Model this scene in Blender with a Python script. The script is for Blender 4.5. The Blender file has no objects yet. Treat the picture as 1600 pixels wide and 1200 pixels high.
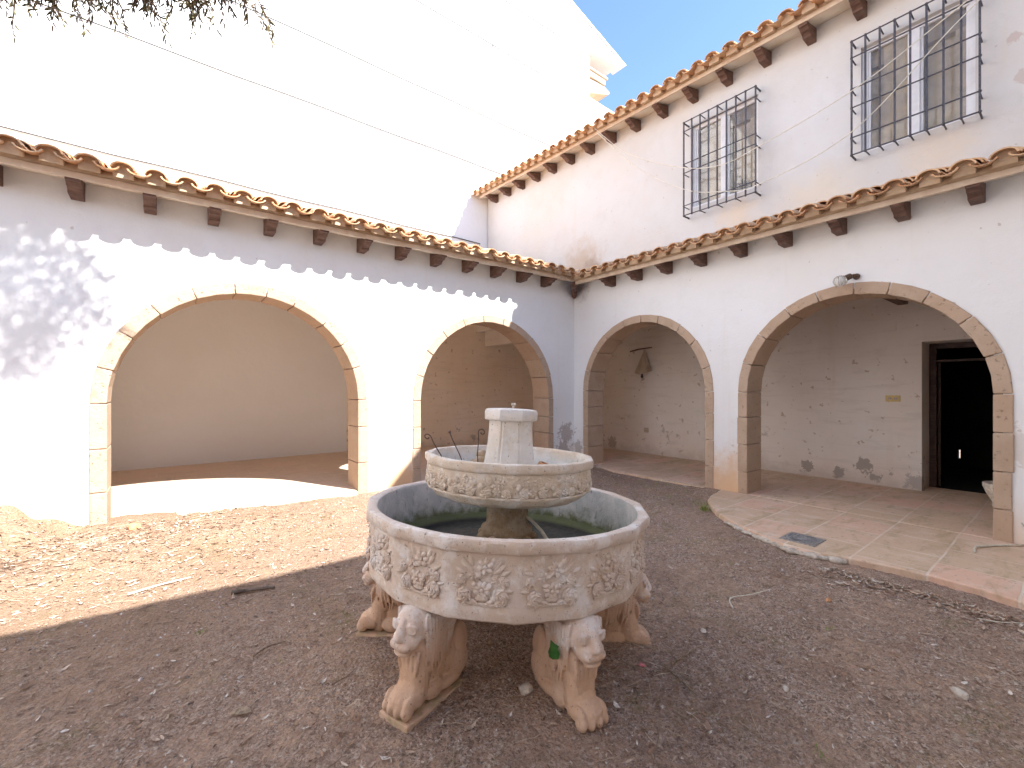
import bpy, bmesh, math, random
from mathutils import Vector, Matrix, Euler, noise
R_=math.radians
S=bpy.context.scene
COL=S.collection
rnd=random.Random(7)
S.render.engine='CYCLES'

# ------------------------------------------------------------------ mesh helpers
def join2(mb,extra,name,mat,mat2,parent,**k):
    n=len(mb.f); mb.add(extra.v,extra.f); o=mb.build(name,mat,parent,**k); o.data.materials.append(mat2)
    for q in o.data.polygons:
        if q.index>=n: q.material_index=1
    return o
class MB:
    def __init__(s): s.v=[]; s.f=[]
    def add(s,vs,fs):
        o=len(s.v); s.v+= [tuple(v) for v in vs]; s.f+=[tuple(i+o for i in f) for f in fs]
    def box(s,x0,x1,y0,y1,z0,z1,M=None):
        vs=[Vector((x,y,z)) for z in(z0,z1) for y in(y0,y1) for x in(x0,x1)]
        if M: vs=[M@v for v in vs]
        s.add(vs,[(0,2,3,1),(4,5,7,6),(0,1,5,4),(2,6,7,3),(0,4,6,2),(1,3,7,5)])
    def prism(s,poly,f0,f1):
        """poly: 2D points; f0,f1: functions (a,b)->3D for both caps"""
        n=len(poly); vs=[f0(*p) for p in poly]+[f1(*p) for p in poly]
        fs=[tuple(range(n))[::-1],tuple(range(n,2*n))]+[(i,(i+1)%n,n+(i+1)%n,n+i) for i in range(n)]
        s.add(vs,fs)
    def ell(s,c,r,rot=None,n=12,m=8):
        M=Matrix.Translation(c)@(rot.to_4x4() if rot else Matrix())
        if isinstance(r,(int,float)): r=(r,r,r)
        vs=[];fs=[]
        vs.append(M@Vector((0,0,-r[2])))
        for j in range(1,m):
            a=-math.pi/2+math.pi*j/m
            for i in range(n):
                b=2*math.pi*i/n
                vs.append(M@Vector((r[0]*math.cos(a)*math.cos(b),r[1]*math.cos(a)*math.sin(b),r[2]*math.sin(a))))
        vs.append(M@Vector((0,0,r[2])))
        for i in range(n): fs.append((0,1+(i+1)%n,1+i))
        for j in range(m-2):
            for i in range(n):
                a=1+j*n+i;b=1+j*n+(i+1)%n
                fs.append((a,b,b+n,a+n))
        L=len(vs)-1
        for i in range(n): fs.append((L,1+(m-2)*n+i,1+(m-2)*n+(i+1)%n))
        s.add(vs,fs)
    def tube(s,pts,rad,n=6,cap=True):
        pts=[Vector(p) for p in pts]
        if isinstance(rad,(int,float)): rad=[rad]*len(pts)
        vs=[];fs=[]
        t0=(pts[1]-pts[0]).normalized()
        up=Vector((0,0,1)) if abs(t0.z)<.9 else Vector((1,0,0))
        nn=(up-t0*up.dot(t0)).normalized()
        for k,p in enumerate(pts):
            a=pts[max(0,k-1)];b=pts[min(len(pts)-1,k+1)]
            t=(b-a).normalized()
            nn=(nn-t*nn.dot(t))
            if nn.length<1e-5: nn=t.orthogonal()
            nn.normalize(); bn=t.cross(nn)
            for i in range(n):
                q=2*math.pi*i/n
                vs.append(p+(nn*math.cos(q)+bn*math.sin(q))*rad[k])
        for k in range(len(pts)-1):
            for i in range(n):
                fs.append((k*n+i,k*n+(i+1)%n,(k+1)*n+(i+1)%n,(k+1)*n+i))
        if cap:
            fs.append(tuple(range(n))[::-1]); L=(len(pts)-1)*n; fs.append(tuple(range(L,L+n)))
        s.add(vs,fs)
    def lathe(s,prof,n=48,rf=None,c=(0,0,0)):
        """prof [(r,z)] ; rf(angle,r,z)->r"""
        vs=[];fs=[]
        for (r,z) in prof:
            for i in range(n):
                a=2*math.pi*i/n
                q=rf(a,r,z) if rf else r
                vs.append((c[0]+q*math.cos(a),c[1]+q*math.sin(a),c[2]+z))
        for k in range(len(prof)-1):
            for i in range(n):
                fs.append((k*n+i,k*n+(i+1)%n,(k+1)*n+(i+1)%n,(k+1)*n+i))
        s.add(vs,fs)
    def build(s,name,mat,parent=None,smooth=False,bevel=0):
        me=bpy.data.meshes.new(name)
        off=Vector((0,0,0))
        if parent: off=WORLD.get(parent.name,Vector((0,0,0)))
        me.from_pydata([Vector(v)-off for v in s.v] if off.length else s.v,[],s.f)
        me.materials.append(mat)
        bm=bmesh.new(); bm.from_mesh(me); bmesh.ops.recalc_face_normals(bm,faces=bm.faces); bm.to_mesh(me); bm.free()
        if smooth:
            me.shade_smooth()
            if smooth!=True: me.set_sharp_from_angle(angle=R_(smooth))
        o=bpy.data.objects.new(name,me); COL.objects.link(o)
        if parent: o.parent=parent; WORLD[o.name]=off
        if bevel:
            b=o.modifiers.new('bevel','BEVEL'); b.width=bevel; b.segments=2; b.limit_method='ANGLE'; b.angle_limit=R_(40)
        return o
WORLD={}
def tag(o,label,cat,group=None):
    o['label']=label; o['category']=cat
    if group: o['group']=group
    return o
def empty(name,loc,label,cat,group=None,rot=(0,0,0)):
    o=bpy.data.objects.new(name,None); COL.objects.link(o); o.location=loc; o.rotation_euler=rot
    o.empty_display_size=.2
    if not any(rot): WORLD[o.name]=Vector(loc)
    return tag(o,label,cat,group)
def kind(o,k): o['kind']=k; return o

# ------------------------------------------------------------------ material helpers
def newmat(name):
    m=bpy.data.materials.new(name); m.use_nodes=True
    nt=m.node_tree; b=nt.nodes['Principled BSDF']; b.inputs['Specular IOR Level'].default_value=.25
    return m,nt,b
class N:
    """tiny node-graph writer"""
    def __init__(s,nt): s.nt=nt
    def n(s,t,**k):
        x=s.nt.nodes.new(t)
        for a,b in k.items(): setattr(x,a,b)
        return x
    def link(s,a,b): s.nt.links.new(a,b)
    def pos(s): return s.n('ShaderNodeNewGeometry').outputs['Position']
    def island(s): return s.n('ShaderNodeNewGeometry').outputs['Random Per Island']
    def noise(s,v,scale,detail=4,rough=.55,dist=0):
        x=s.n('ShaderNodeTexNoise'); x.inputs['Scale'].default_value=scale; x.inputs['Detail'].default_value=detail
        x.inputs['Roughness'].default_value=rough; x.inputs['Distortion'].default_value=dist
        if v is not None: s.link(v,x.inputs['Vector'])
        return x.outputs['Fac']
    def rng(s,v,a,b,c=0,d=1,smooth=True):
        x=s.n('ShaderNodeMapRange'); x.interpolation_type='SMOOTHSTEP' if smooth else 'LINEAR'
        s.link(v,x.inputs[0]); 
        for i,q in zip((1,2,3,4),(a,b,c,d)): x.inputs[i].default_value=q
        return x.outputs[0]
    def math(s,op,a,b=None):
        x=s.n('ShaderNodeMath',operation=op)
        for i,q in enumerate((a,b)):
            if q is None: continue
            if isinstance(q,(int,float)): x.inputs[i].default_value=q
            else: s.link(q,x.inputs[i])
        return x.outputs[0]
    def mix(s,f,a,b,blend='MIX'):
        x=s.n('ShaderNodeMix',data_type='RGBA',blend_type=blend)
        for i,q in zip((0,6,7),(f,a,b)):
            if isinstance(q,(int,float)): x.inputs[i].default_value=q
            elif isinstance(q,tuple): x.inputs[i].default_value=q+(1,) if len(q)==3 else q
            else: s.link(q,x.inputs[i])
        return x.outputs[2]
    def ramp(s,f,stops):
        x=s.n('ShaderNodeValToRGB'); e=x.color_ramp.elements
        while len(e)<len(stops): e.new(.5)
        for el,(p,c) in zip(e,stops): el.position=p; el.color=c+(1,)
        s.link(f,x.inputs[0]); return x.outputs[0]
    def sep(s,v):
        x=s.n('ShaderNodeSeparateXYZ'); s.link(v,x.inputs[0]); return x.outputs
    def scalev(s,v,sc):
        x=s.n('ShaderNodeMapping'); x.inputs['Scale'].default_value=sc; s.link(v,x.inputs[0]); return x.outputs[0]
    def dist(s,v,p):
        x=s.n('ShaderNodeVectorMath',operation='DISTANCE'); s.link(v,x.inputs[0]); x.inputs[1].default_value=p; return x.outputs['Value']
    def bump(s,h,b,strength=.3,distance=.01):
        x=s.n('ShaderNodeBump'); x.inputs['Strength'].default_value=strength; x.inputs['Distance'].default_value=distance
        s.link(h,x.inputs['Height']); s.link(x.outputs[0],b.inputs['Normal'])

def plaster(name,base,warm,damp=1.0,spots=(),dirt=False):
    m,nt,b=newmat(name); g=N(nt); p=g.pos(); z=g.sep(p)[2]
    big=g.noise(p,.9,5); med=g.noise(p,4,6,.65); fine=g.noise(p,45,5,.7)
    c=g.mix(g.rng(big,.35,.7),base,warm)
    c=g.mix(g.math('MULTIPLY',g.rng(med,.5,.75),.25),c,tuple(x*.86 for x in warm))
    if damp:
        # rising damp: rusty bloom at the foot, broken up by noise
        h=g.math('ADD',z,g.math('MULTIPLY',g.math('SUBTRACT',g.noise(p,1.6,4,.6),.5),-1.1))
        f=g.math('MULTIPLY',g.rng(h,.62,.0),g.rng(g.noise(p,.55,2),.4,.62,.35,1.0))
        c=g.mix(g.math('MULTIPLY',f,.8*damp),c,(.70,.44,.23))
        # flaked patches close to the ground
        pn=g.noise(p,3.3,8,.7,.4)
        pm=g.math('MULTIPLY',g.rng(pn,.615,.63),g.rng(z,1.15,.25))
        c=g.mix(g.math('MULTIPLY',pm,.85),c,(.40,.345,.30))
    else: pm=g.rng(med,.9,1)
    if dirt:
        dz=g.math('ADD',z,g.math('MULTIPLY',g.math('SUBTRACT',g.noise(p,5,6,.7),.5),-.5))
        c=g.mix(g.math('MULTIPLY',g.rng(dz,.30,.04),.45),c,(.42,.35,.29))
        tw_=g.noise(g.scalev(p,(1.6,1.6,11)),1,6,.65,.5)
        c=g.mix(g.math('MULTIPLY',g.rng(tw_,.5,.7),.4),c,tuple(x*.78 for x in warm))
        s2=g.noise(p,9,3,.55)
        c=g.mix(g.math('MULTIPLY',g.rng(s2,.665,.70),.55),c,(.36,.25,.16))
    # drip streaks
    st=g.noise(g.scalev(p,(7,7,.35)),1.0,4,.6)
    c=g.mix(g.math('MULTIPLY',g.rng(st,.56,.78),.16),c,(.62,.50,.36))
    # pin holes and specks
    sp=g.noise(p,17,2,.4)
    c=g.mix(g.math('MULTIPLY',g.rng(sp,.73,.77),.5),c,(.42,.33,.25))
    for sp_ in spots:
        q,r,col,amt=sp_[:4]; sharp=len(sp_)>4
        d=g.math('DIVIDE',g.dist(p,q),r)
        d=g.math('ADD',d,g.math('MULTIPLY',g.math('SUBTRACT',g.noise(p,11 if sharp else 5,8,.75),.5),3.4 if sharp else 1.6))
        f=g.rng(d,.80,.74) if sharp else g.rng(d,1.0,.1)
        c=g.mix(g.math('MULTIPLY',f,amt),c,col)
    g.link(c,b.inputs['Base Color']); b.inputs['Roughness'].default_value=.9
    hh=g.math('ADD',g.math('MULTIPLY',g.noise(p,7,5,.6),1.0),g.math('MULTIPLY',fine,.35))
    hh=g.math('SUBTRACT',hh,g.math('MULTIPLY',pm,.5))
    g.bump(hh,b,.35,.02)
    return m
M={}
M['plaster']=plaster('white_plaster',(.785,.79,.795),(.76,.75,.74),1.0,
   [((-3.35,0,.2),.75,(.70,.43,.23),.85),((0,-2.76,.05),.75,(.68,.43,.24),.85),((-.2,0,.60),.22,(.40,.355,.32),.8,1),((-.28,0,.30),.2,(.40,.355,.32),.8,1),((0,-.1,.35),.14,(.42,.37,.33),.7,1),
    ((-6.75,0,.2),.9,(.80,.64,.42),.65),((-6.6,0,.55),.25,(.58,.50,.42),.5,1),((-6.75,0,1.0),.1,(.50,.46,.42),.6,1),((0,-.12,3.2),.34,(.30,.22,.17),.75),((-.62,0,.75),.14,(.75,.52,.36),.7),((0,-5.3,.9),.2,(.60,.52,.45),.5,1)])
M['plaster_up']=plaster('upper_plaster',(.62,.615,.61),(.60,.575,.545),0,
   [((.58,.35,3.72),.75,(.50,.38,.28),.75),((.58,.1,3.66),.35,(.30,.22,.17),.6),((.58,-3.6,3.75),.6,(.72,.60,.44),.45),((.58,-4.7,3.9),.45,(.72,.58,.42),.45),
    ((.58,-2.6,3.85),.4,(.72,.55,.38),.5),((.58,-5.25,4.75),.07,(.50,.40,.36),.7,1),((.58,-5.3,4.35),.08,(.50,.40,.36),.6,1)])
M['plaster_in']=plaster('inner_plaster',(.89,.79,.67),(.85,.72,.58),.25,[],True)
M['plaster_in2']=plaster('inner_plaster_pale',(.78,.735,.69),(.74,.675,.605),.25,
   [((1.95,.75,.19),.16,(.42,.36,.31),.8,1),((1.95,-3.05,.20),.11,(.36,.31,.27),.9,1),((1.95,-3.46,.17),.10,(.36,.31,.27),.9,1),((1.95,-3.74,.31),.13,(.36,.31,.27),.9,1),((1.95,-3.88,.15),.07,(.36,.31,.27),.9,1),((1.95,-4.33,.15),.16,(.42,.38,.35),.8,1)],True)
def plain_wall(name,c0,c1,sc=.6):
    m,nt,b=newmat(name); g=N(nt); p=g.pos()
    c=g.mix(g.rng(g.noise(p,sc,6,.6),.35,.7),c0,c1)
    g.link(c,b.inputs['Base Color']); b.inputs['Roughness'].default_value=.88
    g.bump(g.noise(p,12,5,.6),b,.25,.02); return m
M['white_far']=plain_wall('white_render',(.84,.85,.86),(.80,.80,.80))
M['soffit']=plain_wall('soffit_plaster',(.76,.70,.60),(.70,.60,.47),2.5)

def stone(name,c0,c1,c2,bs=.5,isl=True):
    m,nt,b=newmat(name); g=N(nt); p=g.pos()
    c=g.mix(g.rng(g.noise(p,3.5,6,.65),.35,.68),c0,c1)
    if isl: c=g.mix(g.math('MULTIPLY',g.island(),.7),c,c2)
    pit=g.noise(p,30,4,.6)
    c=g.mix(g.math('MULTIPLY',g.rng(pit,.60,.70),.6),c,tuple(x*.5 for x in c1))
    g.link(c,b.inputs['Base Color']); b.inputs['Roughness'].default_value=.9
    g.bump(g.math('SUBTRACT',g.noise(p,16,8,.7),g.math('MULTIPLY',g.rng(pit,.6,.72),.5)),b,bs,.015)
    return m
M['voussoir']=stone('sandstone',(.49,.375,.28),(.43,.315,.225),(.48,.335,.235),.7)

def tile_mat():
    m,nt,b=newmat('terracotta_tile'); g=N(nt); p=g.pos()
    c=g.ramp(g.island(),[(0,(.46,.24,.12)),(.35,(.58,.335,.18)),(.7,(.64,.42,.245)),(1,(.52,.35,.22))])
    c=g.mix(g.math('MULTIPLY',g.rng(g.noise(p,9,6,.65),.5,.72),.5),c,(.24,.16,.11))
    c=g.mix(g.math('MULTIPLY',g.rng(g.noise(p,26,4,.6),.62,.7),.5),c,(.55,.46,.34))
    g.link(c,b.inputs['Base Color']); b.inputs['Roughness'].default_value=.85
    g.bump(g.noise(p,40,5,.6),b,.3,.006); return m
M['tile']=tile_mat()
def wood(name,c0,c1,rough=.65):
    m,nt,b=newmat(name); g=N(nt); p=g.pos()
    c=g.mix(g.rng(g.noise(g.scalev(p,(12,12,50)),1,5,.6),.3,.7),c0,c1)
    g.link(c,b.inputs['Base Color']); b.inputs['Roughness'].default_value=rough
    g.bump(g.noise(g.scalev(p,(14,14,60)),1,4,.6),b,.3,.006); return m
M['corbel']=wood('dark_corbel_wood',(.095,.052,.039),(.17,.098,.072))
M['door']=wood('dark_door_wood',(.05,.026,.018),(.09,.05,.035),.45)
M['mortar']=plain_wall('tan_mortar',(.50,.36,.235),(.60,.46,.32),9)
M['board']=plain_wall('weathered_fascia',(.60,.47,.36),(.70,.60,.48),6)

def simple(name,c,rough=.6,metal=0,var=.2,sc=20,bump=.15,spec=.3):
    m,nt,b=newmat(name); g=N(nt); p=g.pos()
    k=g.mix(g.rng(g.noise(p,sc,5,.6),.3,.7),tuple(x*(1-var) for x in c),tuple(min(1,x*(1+var)) for x in c))
    g.link(k,b.inputs['Base Color']); b.inputs['Roughness'].default_value=rough; b.inputs['Metallic'].default_value=metal
    b.inputs['Specular IOR Level'].default_value=spec
    if bump: g.bump(g.noise(p,sc*2,4,.6),b,bump,.004)
    return m
M['iron']=simple('wrought_iron',(.075,.072,.085),.5,.3,.4,60)
M['rust']=simple('rusty_iron',(.13,.085,.06),.8,.2,.5,80)
M['frame']=simple('white_window_frame',(.78,.78,.80),.45,0,.06,8,.05)
M['cable']=simple('grey_cable',(.05,.05,.05),.6,0,.1,5,0)
M['cord']=simple('cream_cord',(.72,.68,.58),.7,0,.1,30,0)
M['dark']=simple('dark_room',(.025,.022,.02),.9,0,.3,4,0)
M['room']=simple('dim_room_wall',(.74,.64,.52),.9,0,.15,2,0)
M['ply']=simple('yellowed_plastic',(.66,.50,.20),.45,0,.12,40,0)
M['creamplastic']=simple('cream_plastic',(.52,.42,.32),.5,0,.1,30,0)
M['hose']=simple('pale_hose',(.62,.58,.48),.55,0,.15,40,0)
M['bark']=simple('tree_bark',(.16,.12,.09),.95,0,.45,25,.8)
M['twig']=simple('dry_twig',(.26,.19,.13),.9,0,.45,60,.3)
M['pebble']=simple('pale_pebble',(.50,.44,.37),.85,0,.25,30,.4)
M['shard']=simple('terracotta_shard',(.55,.28,.14),.85,0,.3,40,.4)
M['drain']=simple('grey_drain',(.30,.285,.265),.5,.3,.3,60,.2)
M['ivy']=simple('green_leaf',(.035,.13,.02),.4,0,.25,60,.2,.5)
M['pink']=simple('pink_petal',(.60,.20,.22),.6,0,.2,60,0)
M['awning']=simple('tan_awning',(.60,.43,.27),.8,0,.12,6,0)
M['palm']=simple('dark_dry_plant',(.05,.04,.03),.9,0,.4,30,0)

def glassmat():
    m,nt,b=newmat('window_glass'); g=N(nt)
    b.inputs['Base Color'].default_value=(.9,.93,.95,1); b.inputs['Roughness'].default_value=.03
    b.inputs['Specular IOR Level'].default_value=.5
    tr=g.n('ShaderNodeBsdfTransparent'); tr.inputs[0].default_value=(.95,.95,.94,1)
    gl=g.n('ShaderNodeBsdfGlossy'); gl.inputs['Roughness'].default_value=.03
    fr=g.n('ShaderNodeFresnel'); fr.inputs[0].default_value=1.5
    dust=g.n('ShaderNodeBsdfDiffuse'); dust.inputs[0].default_value=(.6,.57,.52,1)
    mx=g.n('ShaderNodeMixShader'); g.link(fr.outputs[0],mx.inputs[0]); g.link(tr.outputs[0],mx.inputs[1]); g.link(gl.outputs[0],mx.inputs[2])
    m2=g.n('ShaderNodeMixShader'); f=g.rng(g.noise(g.pos(),5,5,.6),.3,.75,.06,.22); g.link(f,m2.inputs[0])
    g.link(mx.outputs[0],m2.inputs[1]); g.link(dust.outputs[0],m2.inputs[2])
    g.link(m2.outputs[0],nt.nodes['Material Output'].inputs[0]); return m
M['glass']=glassmat()
def globemat():
    m,nt,b=newmat('lamp_glass'); b.inputs['Base Color'].default_value=(.95,.93,.88,1); b.inputs['Roughness'].default_value=.08
    b.inputs['Transmission Weight'].default_value=.75; b.inputs['IOR'].default_value=1.45; b.inputs['Specular IOR Level'].default_value=.6; return m
M['globe']=globemat()

def flag(name,ox,oy,pale):
    m,nt,b=newmat(name); g=N(nt); p=g.pos()
    mp=g.n('ShaderNodeMapping'); mp.inputs['Location'].default_value=(ox,oy,0); g.link(p,mp.inputs[0])
    # slightly wavering joints
    nz=g.n('ShaderNodeTexNoise'); nz.inputs['Scale'].default_value=2.2; g.link(p,nz.inputs['Vector'])
    av=g.n('ShaderNodeVectorMath',operation='MULTIPLY_ADD'); g.link(nz.outputs['Color'],av.inputs[0]); av.inputs[1].default_value=(.03,.03,0); g.link(mp.outputs[0],av.inputs[2])
    br=g.n('ShaderNodeTexBrick'); br.offset=.37; br.inputs['Scale'].default_value=1
    br.inputs['Brick Width'].default_value=.47; br.inputs['Row Height'].default_value=.445
    br.inputs['Mortar Size'].default_value=.009; br.inputs['Mortar Smooth'].default_value=.35; br.inputs['Bias'].default_value=0
    br.inputs['Color1'].default_value=(0,0,0,1); br.inputs['Color2'].default_value=(1,1,1,1); br.inputs['Mortar'].default_value=(.5,.5,.5,1)
    g.link(av.outputs[0],br.inputs['Vector'])
    c=g.ramp(br.outputs['Color'],[(0,(.68,.44,.325)),(.35,(.63,.44,.32)),(.7,(.575,.42,.29)),(1,(.70,.49,.375))])
    c=g.mix(g.math('MULTIPLY',g.rng(g.noise(g.scalev(p,(1,2.5,1)),2.3,7,.7,.6),.47,.70),.7),c,(.38,.28,.16))
    c=g.mix(g.math('MULTIPLY',g.rng(g.noise(p,6,7,.7),.48,.68),.55),c,(.70,.56,.45))
    c=g.mix(g.math('MULTIPLY',g.rng(g.noise(g.scalev(p,(30,2,1)),1,5,.7),.52,.7),.35),c,(.68,.53,.42))
    c=g.mix(g.math('MULTIPLY',g.rng(g.noise(p,24,4,.6),.60,.68),.5),c,(.28,.20,.14))
    f=br.outputs['Fac']; c=g.mix(g.math('MULTIPLY',f,g.rng(g.noise(p,3,4,.6),.35,.65,.4,.95)),c,(.70,.585,.475))
    if pale: c=g.mix(pale,c,(.74,.64,.54))
    g.link(c,b.inputs['Base Color']); b.inputs['Roughness'].default_value=.75
    g.bump(g.math('SUBTRACT',g.noise(p,14,5,.6),g.math('MULTIPLY',f,1.2)),b,.4,.012); return m
M['flag']=flag('terracotta_flagstone',0,.05,0)
M['flag_pale']=flag('lightened_flagstone',.1,.1,.5)  # paler mix put into the colour so the floor bounces more light inside

def soil():
    m,nt,b=newmat('dry_soil'); g=N(nt); p=g.pos()
    c=g.mix(g.rng(g.noise(p,1.6,7,.7),.36,.64),(.345,.215,.15),(.60,.40,.275))
    c=g.mix(g.math('MAXIMUM',g.math('MULTIPLY',g.rng(g.noise(p,13,7,.8),.45,.66),.8),g.math('MULTIPLY',g.rng(g.noise(p,80,3,.7),.54,.64),.8)),c,(.15,.097,.076))
    c=g.mix(g.math('MULTIPLY',g.rng(g.noise(p,55,5,.75),.5,.66),.85),c,(.44,.32,.245))
    c=g.mix(g.math('MULTIPLY',g.rng(g.noise(p,150,3,.7),.58,.74),.6),c,(.58,.47,.38))
    for sc,amt in ((48,.5),(95,.6),(190,.5)):
        vo=g.n('ShaderNodeTexVoronoi'); vo.inputs['Scale'].default_value=sc; g.link(p,vo.inputs['Vector'])
        cr=g.sep(vo.outputs['Color'])[0]
        k=g.ramp(cr,[(0,(.09,.058,.045)),(.3,(.25,.165,.13)),(.55,(.46,.325,.25)),(.8,(.58,.43,.34)),(.93,(.68,.56,.46)),(1,(.82,.75,.68))])
        msk=g.math('MULTIPLY',g.math('MULTIPLY',g.rng(g.noise(p,sc*.22,3,.6),.40,.56),amt),g.rng(g.noise(p,1.9,5,.7),.38,.6,.35,1.2))
        c=g.mix(msk,c,k)
    CRUMB=vo
    # sunlit tan of the left back ground, put into the soil colour
    d=g.rng(g.math('DIVIDE',g.dist(p,(-6.0,-.8,0)),3.4),1,.25)
    c=g.mix(g.math('MULTIPLY',d,.6),c,(.40,.255,.155))
    # mossy green tints
    mo=g.math('MULTIPLY',g.rng(g.noise(p,2.1,5,.7),.53,.68),g.rng(g.noise(p,30,4,.7),.4,.62))
    c=g.mix(g.math('MULTIPLY',mo,.55),c,(.17,.155,.05))
    g.link(c,b.inputs['Base Color']); b.inputs['Roughness'].default_value=.96
    v2=g.n('ShaderNodeTexVoronoi'); v2.inputs['Scale'].default_value=60; g.link(p,v2.inputs['Vector'])
    h=g.math('ADD',g.noise(p,24,9,.75),g.math('MULTIPLY',g.noise(p,110,4,.75),.5)); h=g.math('SUBTRACT',h,g.math('MULTIPLY',v2.outputs['Distance'],.6))
    g.bump(h,b,.9,.03); return m
M['soil']=soil()
def litter(name,stops,rough=.85,trans=False):
    m,nt,b=newmat(name); g=N(nt)
    c=g.ramp(g.island(),stops)
    c=g.mix(g.math('MULTIPLY',g.rng(g.noise(g.pos(),90,3,.6),.4,.7),.4),c,(.16,.11,.08))
    g.link(c,b.inputs['Base Color']); b.inputs['Roughness'].default_value=rough; return m
M['leaflit']=litter('dead_leaves',[(0,(.16,.09,.06)),(.25,(.34,.22,.14)),(.45,(.55,.43,.33)),(.62,(.26,.14,.085)),(.85,(.58,.48,.39)),(1,(.72,.67,.61))])
M['chips']=litter('stone_chips',[(0,(.22,.17,.14)),(.5,(.36,.29,.24)),(.8,(.50,.43,.37)),(1,(.72,.68,.64))])
M['weed']=litter('weed_green',[(0,(.16,.24,.04)),(.5,(.27,.34,.07)),(1,(.36,.33,.12))],.6)
M['foliage']=litter('olive_foliage',[(0,(.11,.105,.045)),(.5,(.20,.18,.08)),(.8,(.27,.22,.12)),(1,(.32,.22,.19))],.55)

def fount(name,base,warm,pale,inside=False,lion=False):
    m,nt,b=newmat(name); g=N(nt); p=g.pos()
    tc=g.n('ShaderNodeTexCoord').outputs['Object']; oz=g.sep(tc)[2]
    nrm=g.sep(g.n('ShaderNodeNewGeometry').outputs['Normal'])[2]
    c=g.mix(g.rng(g.noise(p,4.5,6,.65),.38,.66),base,warm)
    w=g.rng(g.noise(p,9,8,.72),.44,.62)
    if lion:
        hz_=g.math('ADD',oz,g.math('MULTIPLY',g.math('SUBTRACT',g.noise(p,7,5,.7),.5),.30))
        w=g.math('MULTIPLY',w,g.rng(hz_,.20,.42)); w=g.math('ADD',w,g.math('MULTIPLY',g.rng(hz_,.26,.46),.5))
        c=g.mix(g.math('MINIMUM',w,.9),c,pale)
    else:
        c=g.mix(g.math('MULTIPLY',w,.75),c,pale)
    c=g.mix(g.math('MULTIPLY',g.rng(g.noise(p,24,6,.7),.58,.7),.35),c,tuple(x*.5 for x in warm))
    c=g.mix(g.math('MULTIPLY',g.rng(g.noise(p,70,3,.6),.64,.70),.75),c,(.14,.10,.075))
    if lion:   # green algae on the foot plate
        c=g.mix(g.math('MULTIPLY',g.math('MULTIPLY',g.rng(oz,.05,.0),g.rng(g.noise(p,12,4,.6),.42,.6)),.6),c,(.30,.27,.14))
    if inside:
        z0,z1,r1=inside
        q=g.n('ShaderNodeVectorMath',operation='LENGTH'); mm=g.n('ShaderNodeVectorMath',operation='MULTIPLY'); mm.inputs[1].default_value=(1,1,0); g.link(tc,mm.inputs[0]); g.link(mm.outputs[0],q.inputs[0])
        ins=g.math('MULTIPLY',g.rng(q.outputs['Value'],r1+.006,r1-.006),g.rng(oz,z0-.03,z0-.02))
        gc=g.mix(g.rng(g.noise(p,6,7,.7),.35,.65),(.52,.53,.50),(.72,.69,.65))
        gc=g.mix(g.math('MULTIPLY',g.rng(g.noise(g.scalev(p,(60,60,12)),1,3,.5),.64,.70),.6),gc,(.10,.075,.06))
        mz=g.math('ADD',oz,g.math('MULTIPLY',g.math('SUBTRACT',g.noise(p,8,5,.7),.5),.22))
        if r1>.6:
            gc=g.mix(g.rng(mz,z0+.15,z0+.05,0,.92),gc,(.105,.115,.030))
            gc=g.mix(g.rng(oz,z0+.035,z0+.012),gc,(.055,.045,.036))
        c=g.mix(ins,c,gc)
    g.link(c,b.inputs['Base Color']); b.inputs['Roughness'].default_value=.9
    hh=g.math('ADD',g.noise(p,22,8,.72),g.math('MULTIPLY',g.noise(p,90,3,.6),.35))
    if lion:
        s=g.math('MULTIPLY',g.noise(g.scalev(tc,(34,34,5)),1,3,.6),1.1)
        hh=g.math('ADD',hh,s)
    g.bump(hh,b,.5,.012); return m
M['basin']=fount('cast_stone_basin',(.64,.52,.43),(.59,.45,.34),(.78,.735,.69),(.485,.77,.714))
M['ubasin']=fount('cast_stone_upper',(.64,.53,.42),(.58,.45,.32),(.76,.72,.67),(.875,1.03,.425))
M['stem']=fount('stained_stem',(.36,.25,.15),(.30,.19,.11),(.50,.40,.30))
M['ped']=fount('pale_pedestal',(.74,.68,.62),(.60,.50,.39),(.72,.69,.65))
M['lion']=fount('lion_stone',(.62,.43,.305),(.56,.36,.235),(.75,.68,.63),lion=True)

# ------------------------------------------------------------------ camera, sun, sky
cam=bpy.data.cameras.new('camera'); co=bpy.data.objects.new('camera',cam); COL.objects.link(co)
CX,CY,CZ=-5.813,-5.661,1.4
co.location=(CX,CY,CZ); co.rotation_euler=(R_(90),0,R_(-37.81))
cam.sensor_width=36; cam.lens=36*694.55/1600; cam.shift_y=6/1600; cam.clip_end=2000; cam.clip_start=.05
S.camera=co
SD=Vector((-.46,1,-1.04)).normalized()
sun=bpy.data.lights.new('sun','SUN'); so=bpy.data.objects.new('sun',sun); COL.objects.link(so)
so.rotation_euler=SD.to_track_quat('-Z','Y').to_euler(); so.location=(2,-12,14)
sun.energy=3.2; sun.angle=R_(.5); sun.color=(1,.97,.925)
w=bpy.data.worlds.new("World"); S.world=w; w.use_nodes=True
sk=w.node_tree.nodes.new('ShaderNodeTexSky'); sk.sky_type='NISHITA'; sk.sun_disc=False
sk.sun_elevation=math.asin(-SD.z); sk.sun_rotation=math.atan2(-SD.x,-SD.y); sk.air_density=1; sk.dust_density=.25; sk.ozone_density=3.0
bg=w.node_tree.nodes['Background']; w.node_tree.links.new(sk.outputs[0],bg.inputs[0]); bg.inputs[1].default_value=.09
S.view_settings.view_transform='Standard'; S.view_settings.look='None'; S.view_settings.gamma=1
S.view_settings.exposure=2.22
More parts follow.
